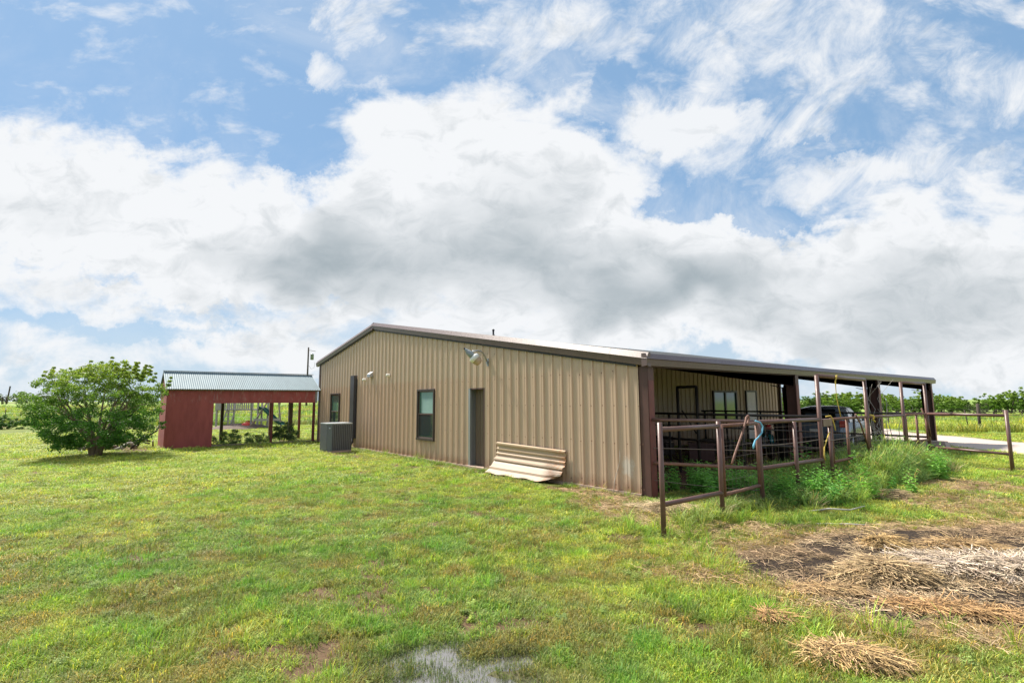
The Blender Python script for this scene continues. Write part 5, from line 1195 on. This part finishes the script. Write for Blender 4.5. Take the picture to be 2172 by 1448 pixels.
for k in range(26):                                  # upright young shoots
    a, b = RB.uniform(-2.1, 2.1), RB.uniform(-1.2, 1.2); z = 2.35+.75*max(0, 1-(a/2.3)**2)-.1*abs(b)
    for j in range(3): cen.append(W(a+.03*j, b, z+.13*j)); rad.append(.10-.025*j)
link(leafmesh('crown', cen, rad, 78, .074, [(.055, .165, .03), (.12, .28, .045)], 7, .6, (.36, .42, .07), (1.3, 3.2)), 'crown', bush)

def make_tree(seed, pal, top, nc=190, per=22, size=.26, w=1.15, low=.05):
    """a unit-high tree: crown and trunk meshes, scaled per copy"""
    r = random.Random(seed); cen = []; rad = []
    lobes = [(r.uniform(-.30, .30), r.uniform(-.30, .30), r.uniform(.25, .74), r.uniform(.20, .33)) for _ in range(13)]
    while len(cen) < nc:
        lx, ly, lz, lr = r.choice(lobes); v = [r.gauss(0, 1) for _ in range(3)]; L = math.sqrt(sum(t*t for t in v)); k = r.random()**.4
        p = (w*(lx+v[0]/L*lr*k), w*(ly+v[1]/L*lr*k), lz+v[2]/L*lr*k*.8)
        if p[2] < low: continue
        cen.append(p); rad.append(r.uniform(.03, .065))
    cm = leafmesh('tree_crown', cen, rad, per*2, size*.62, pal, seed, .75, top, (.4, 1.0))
    mb = MB()
    for k in range(4):
        a = r.uniform(0, 6.28); mb.tube([(.015*math.cos(a), .015*math.sin(a), -.03), (.05*math.cos(a), .05*math.sin(a), .22), (.22*math.cos(a), .22*math.sin(a), .55)], [.026, .018, .006], 5, False)
    return cm, mb.mesh('tree_trunk', 'darkbark')
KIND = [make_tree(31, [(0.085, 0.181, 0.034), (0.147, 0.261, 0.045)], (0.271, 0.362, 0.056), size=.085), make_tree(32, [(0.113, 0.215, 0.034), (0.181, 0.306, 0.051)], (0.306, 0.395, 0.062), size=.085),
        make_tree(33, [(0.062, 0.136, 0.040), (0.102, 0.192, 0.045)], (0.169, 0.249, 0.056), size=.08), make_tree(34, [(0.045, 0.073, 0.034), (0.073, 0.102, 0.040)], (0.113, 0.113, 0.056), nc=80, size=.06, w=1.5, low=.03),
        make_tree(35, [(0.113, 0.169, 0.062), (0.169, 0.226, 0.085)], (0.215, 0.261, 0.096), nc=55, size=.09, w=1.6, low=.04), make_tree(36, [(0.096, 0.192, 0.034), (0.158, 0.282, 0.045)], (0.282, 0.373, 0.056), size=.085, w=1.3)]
def place(px, Zd, h, kind, label, group, wx=1.0, nm='mesquite_tree', cat_='tree'):
    r = Fw+R2*((px-1086)/1098.84); f = r.x*FH[0]+r.y*FH[1]; x = CX+r.x/f*Zd; y = CY+r.y/f*Zd
    t = thing(nm, (x, y, float(hgt(x, y))-.05), label, cat_, group, rz=random.uniform(0, 6.28)); t.scale = (h*wx, h*wx, h)
    link(KIND[kind][0], 'crown', t); link(KIND[kind][1], 'trunk', t); return t
GR = 'trees lining the pasture on the right'
fg = [(1640, 92, 3.9, 1, 'tree seen in the gap between the porch wall and the first porch column'), (1668, 80, 3.3, 0, 'low tree just left of the first porch column'),
 (1706, 84, 3.6, 2, 'dark green tree just right of the first porch column, above the car'), (1738, 90, 4.3, 2, 'spindly-topped dark tree seen through the left side of the nearer arch'), (1768, 82, 4.1, 1, 'bright yellow-green tree framed by the nearer arch'),
 (1800, 86, 4.2, 5, 'rounded bright tree at the right side of the nearer arch'), (1832, 84, 4.0, 1, 'bright tree between the nearer arch and the second porch column'), (1868, 88, 3.9, 5, 'tree half hidden behind the second porch column'),
 (1890, 80, 3.6, 1, 'yellow-green tree between the second porch column and the farther arch'), (1925, 86, 3.7, 0, 'tree seen through the left half of the farther arch'), (1948, 92, 4.4, 0, 'taller tree in the middle of the farther arch'),
 (1985, 82, 3.9, 1, 'broad light green tree right of the last porch column'), (2004, 88, 3.5, 5, 'low tree sloping down beside the gap with the blue ridge'), (2030, 95, 2.9, 2, 'dark low tree below the blue ridge'),
 (2094, 84, 3.9, 0, 'tree with loose sprays left of the tallest tree'), (2126, 80, 4.7, 1, 'tallest bright tree near the right edge'), (2150, 83, 4.3, 5, 'round tree just right of the tallest tree'), (2172, 96, 3.3, 2, 'lower tree at the right edge of the picture')]
for px, Zd, h, k, lb_ in fg: place(px, Zd, h*(.98 if px > 2080 else 1.02), k, lb_, GR, random.uniform(1.0, 1.4))
place(2058, 70, 2.55, 3, 'dark olive rounded shrub standing before the right-hand trees', None, 1.05, 'dark_shrub', 'shrub')
for k in range(34):
    px = 1560+k*30+random.uniform(-12, 12); place(px, random.uniform(98, 118), random.uniform(2.3, 3.6) if not 1990 < px < 2060 else 2.3, random.choice([0, 1, 2, 5]), 'tree in the second row behind the trees lining the pasture on the right', 'second row of trees on the right')
for k in range(44):
    px = -260+k*21+random.uniform(-8, 8)
    if px > 700: break
    place(px, random.uniform(168, 190), random.uniform(3.4, 4.4) if px < 420 else random.uniform(1.6, 2.6), 4 if k % 3 else 2, 'grey-green bushy tree in the far row across the left pasture', 'far row of trees across the left pasture', 1.35)
# scrub growing inside the shed
def shrub(name, x, y, h, w_, n, pal, top, label, seed, size=.06):
    r = random.Random(seed); t = thing(name, (x, y, 0), label, 'shrub')
    cen = []; rad = []
    for _ in range(n):
        a = r.uniform(0, 6.28); q = math.sqrt(r.random()); cen.append((math.cos(a)*q*w_*.4, math.sin(a)*q*w_, r.uniform(.08, 1)*h*(1-.45*q*q))); rad.append(r.uniform(.08, .16))
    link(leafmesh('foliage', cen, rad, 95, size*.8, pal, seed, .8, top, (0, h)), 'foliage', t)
    mb = MB()
    for _ in range(7):
        a = r.uniform(0, 6.28); mb.tube([(0, 0, -.02), (math.cos(a)*.2*w_, math.sin(a)*.3*w_, .5*h), (math.cos(a)*.35*w_, math.sin(a)*.6*w_, .85*h)], [.012, .009, .004], 4, False)
    lpart(mb, 'stems', 'bark', t); return t
dk = [(.09, .17, .065), (.16, .26, .09)]
shrub('scrub', -18.9, -3.45, .62, .85, 60, dk, (.19, .28, .10), 'dark scrub inside the shed beside the red front panel', 51)
shrub('scrub', -19.1, -2.35, .42, .5, 30, dk, (.17, .25, .10), 'low dark scrub in the middle of the shed opening', 52)
shrub('scrub', -19.0, -1.30, .92, .62, 90, [(.055, .12, .05), (.09, .17, .065)], (.17, .25, .10), 'tallest rounded dark scrub right of the middle shed post', 53)
shrub('scrub', -40.0, 8.6, 1.6, .8, 40, dk, (.08, .14, .05), 'dark shrub on the pasture edge seen past the right end of the shed', 54, .12)
shrub('scrub', -44.5, -13.0, 1.0, 1.6, 70, [(.05, .13, .03), (.08, .19, .04)], (.10, .2, .05), 'green scrub at the fence line at the far left', 55, .12)
# dead vine on the second porch column
vn = thing('dry_vine', (.45, 12.0, 0), 'bleached dry weed stalks climbing in front of the second porch column', 'dry vine')
mb = MB(); RV = random.Random(9)
for k in range(14):
    x, y = .5+RV.uniform(-.5, .6), 11.6+RV.uniform(-1.2, .6); H_v = RV.uniform(1.0, 2.4); pts_ = [(x, y, .1)]
    for j in range(4): pts_.append((x+RV.uniform(-.14, .14)*(j+1)*.6, y+RV.uniform(-.14, .14)*(j+1)*.6, .1+H_v*(j+1)/4))
    mb.tube(pts_, [.011, .010, .008, .006, .004], 4, False)
part(mb, 'stalks', 'log', vn)

# ---------------------------------------------------------------- pasture fences
def wfence(label, pts, hgt_, root_xy, wires=(.3, .6, .9, 1.15), pr_=.03, m='darkbark', caps=False):
    t = thing('wire_fence', (*root_xy, 0), label, 'fence')
    for k, (x, y, h, lean) in enumerate(pts):
        z0 = float(hgt(x, y)); p = part(MB().tube([(x, y, z0-.1), (x+lean, y+lean*.5, z0+h)], pr_ if h < 1.3 else pr_*2.4, 6), 'fence_post', m, t)
        if caps and k % 2 == 0: 
            c_ = MB().tube([(x+lean-root_xy[0], y+lean*.5-root_xy[1], z0+h), (x+lean-root_xy[0], y+lean*.5-root_xy[1], z0+h+.12)], pr_*1.2, 6).obj('cap', 'white', p)
    for w_ in wires:
        for (a, b) in zip(pts[:-1], pts[1:]):
            za, zb = float(hgt(a[0], a[1])), float(hgt(b[0], b[1])); part(MB().tube([(a[0], a[1], za+w_), (b[0], b[1], zb+w_)], .006, 3, False), 'wire', 'wire', t)
    return t
def at(px, Zd):
    r = Fw+R2*((px-1086)/1098.84); f = r.x*FH[0]+r.y*FH[1]; return CX+r.x/f*Zd, CY+r.y/f*Zd
wfence('leaning post-and-wire fence along the right pasture edge', [(*at(1870, 33), 1.15, 0), (*at(1950, 32), 1.15, 0), (*at(2036, 31.5), 1.15, -.12), (*at(2059, 27.5), 1.5, 0), (*at(2126, 29), 1.15, -.30), (*at(2230, 27), 1.15, 0), (*at(2420, 25), 1.2, .1)], 1.2, at(2036, 31.5))
wfence('thin steel-post wire fence along the left pasture edge', [(*at(px, 43), 1.2, .05*math.sin(px)) for px in (-330, -150, 27, 190, 350, 470, 598, 700, 830)], 1.2, at(27, 43), caps=True)
wfence('farther row of dark fence posts across the left pasture', [(*at(px, 105), 1.5, 0) for px in (-200, -120, -60, 2, 18, 27, 90, 170, 240, 330, 420, 520, 600, 690)], 1.2, at(18, 105), (1.1,), .05)
rf_ = thing('rail_fence', (*at(2140, 66), 0), 'dark pipe rail fence far across the right pasture', 'fence')
px_l = [1780, 1815, 1850, 1900, 1940, 2090, 2120, 2150, 2180, 2240]
for px in px_l: x, y = at(px, 66); part(MB().tube([(x, y, -.9), (x, y, .20)], .06, 5), 'post', 'darkbark', rf_)
for a, b in zip(px_l[:-1], px_l[1:]):
    for z in (-.30, .13): part(MB().tube([(*at(a, 66), z), (*at(b, 66), z)], .045, 4, False), 'rail', 'darkbark', rf_)
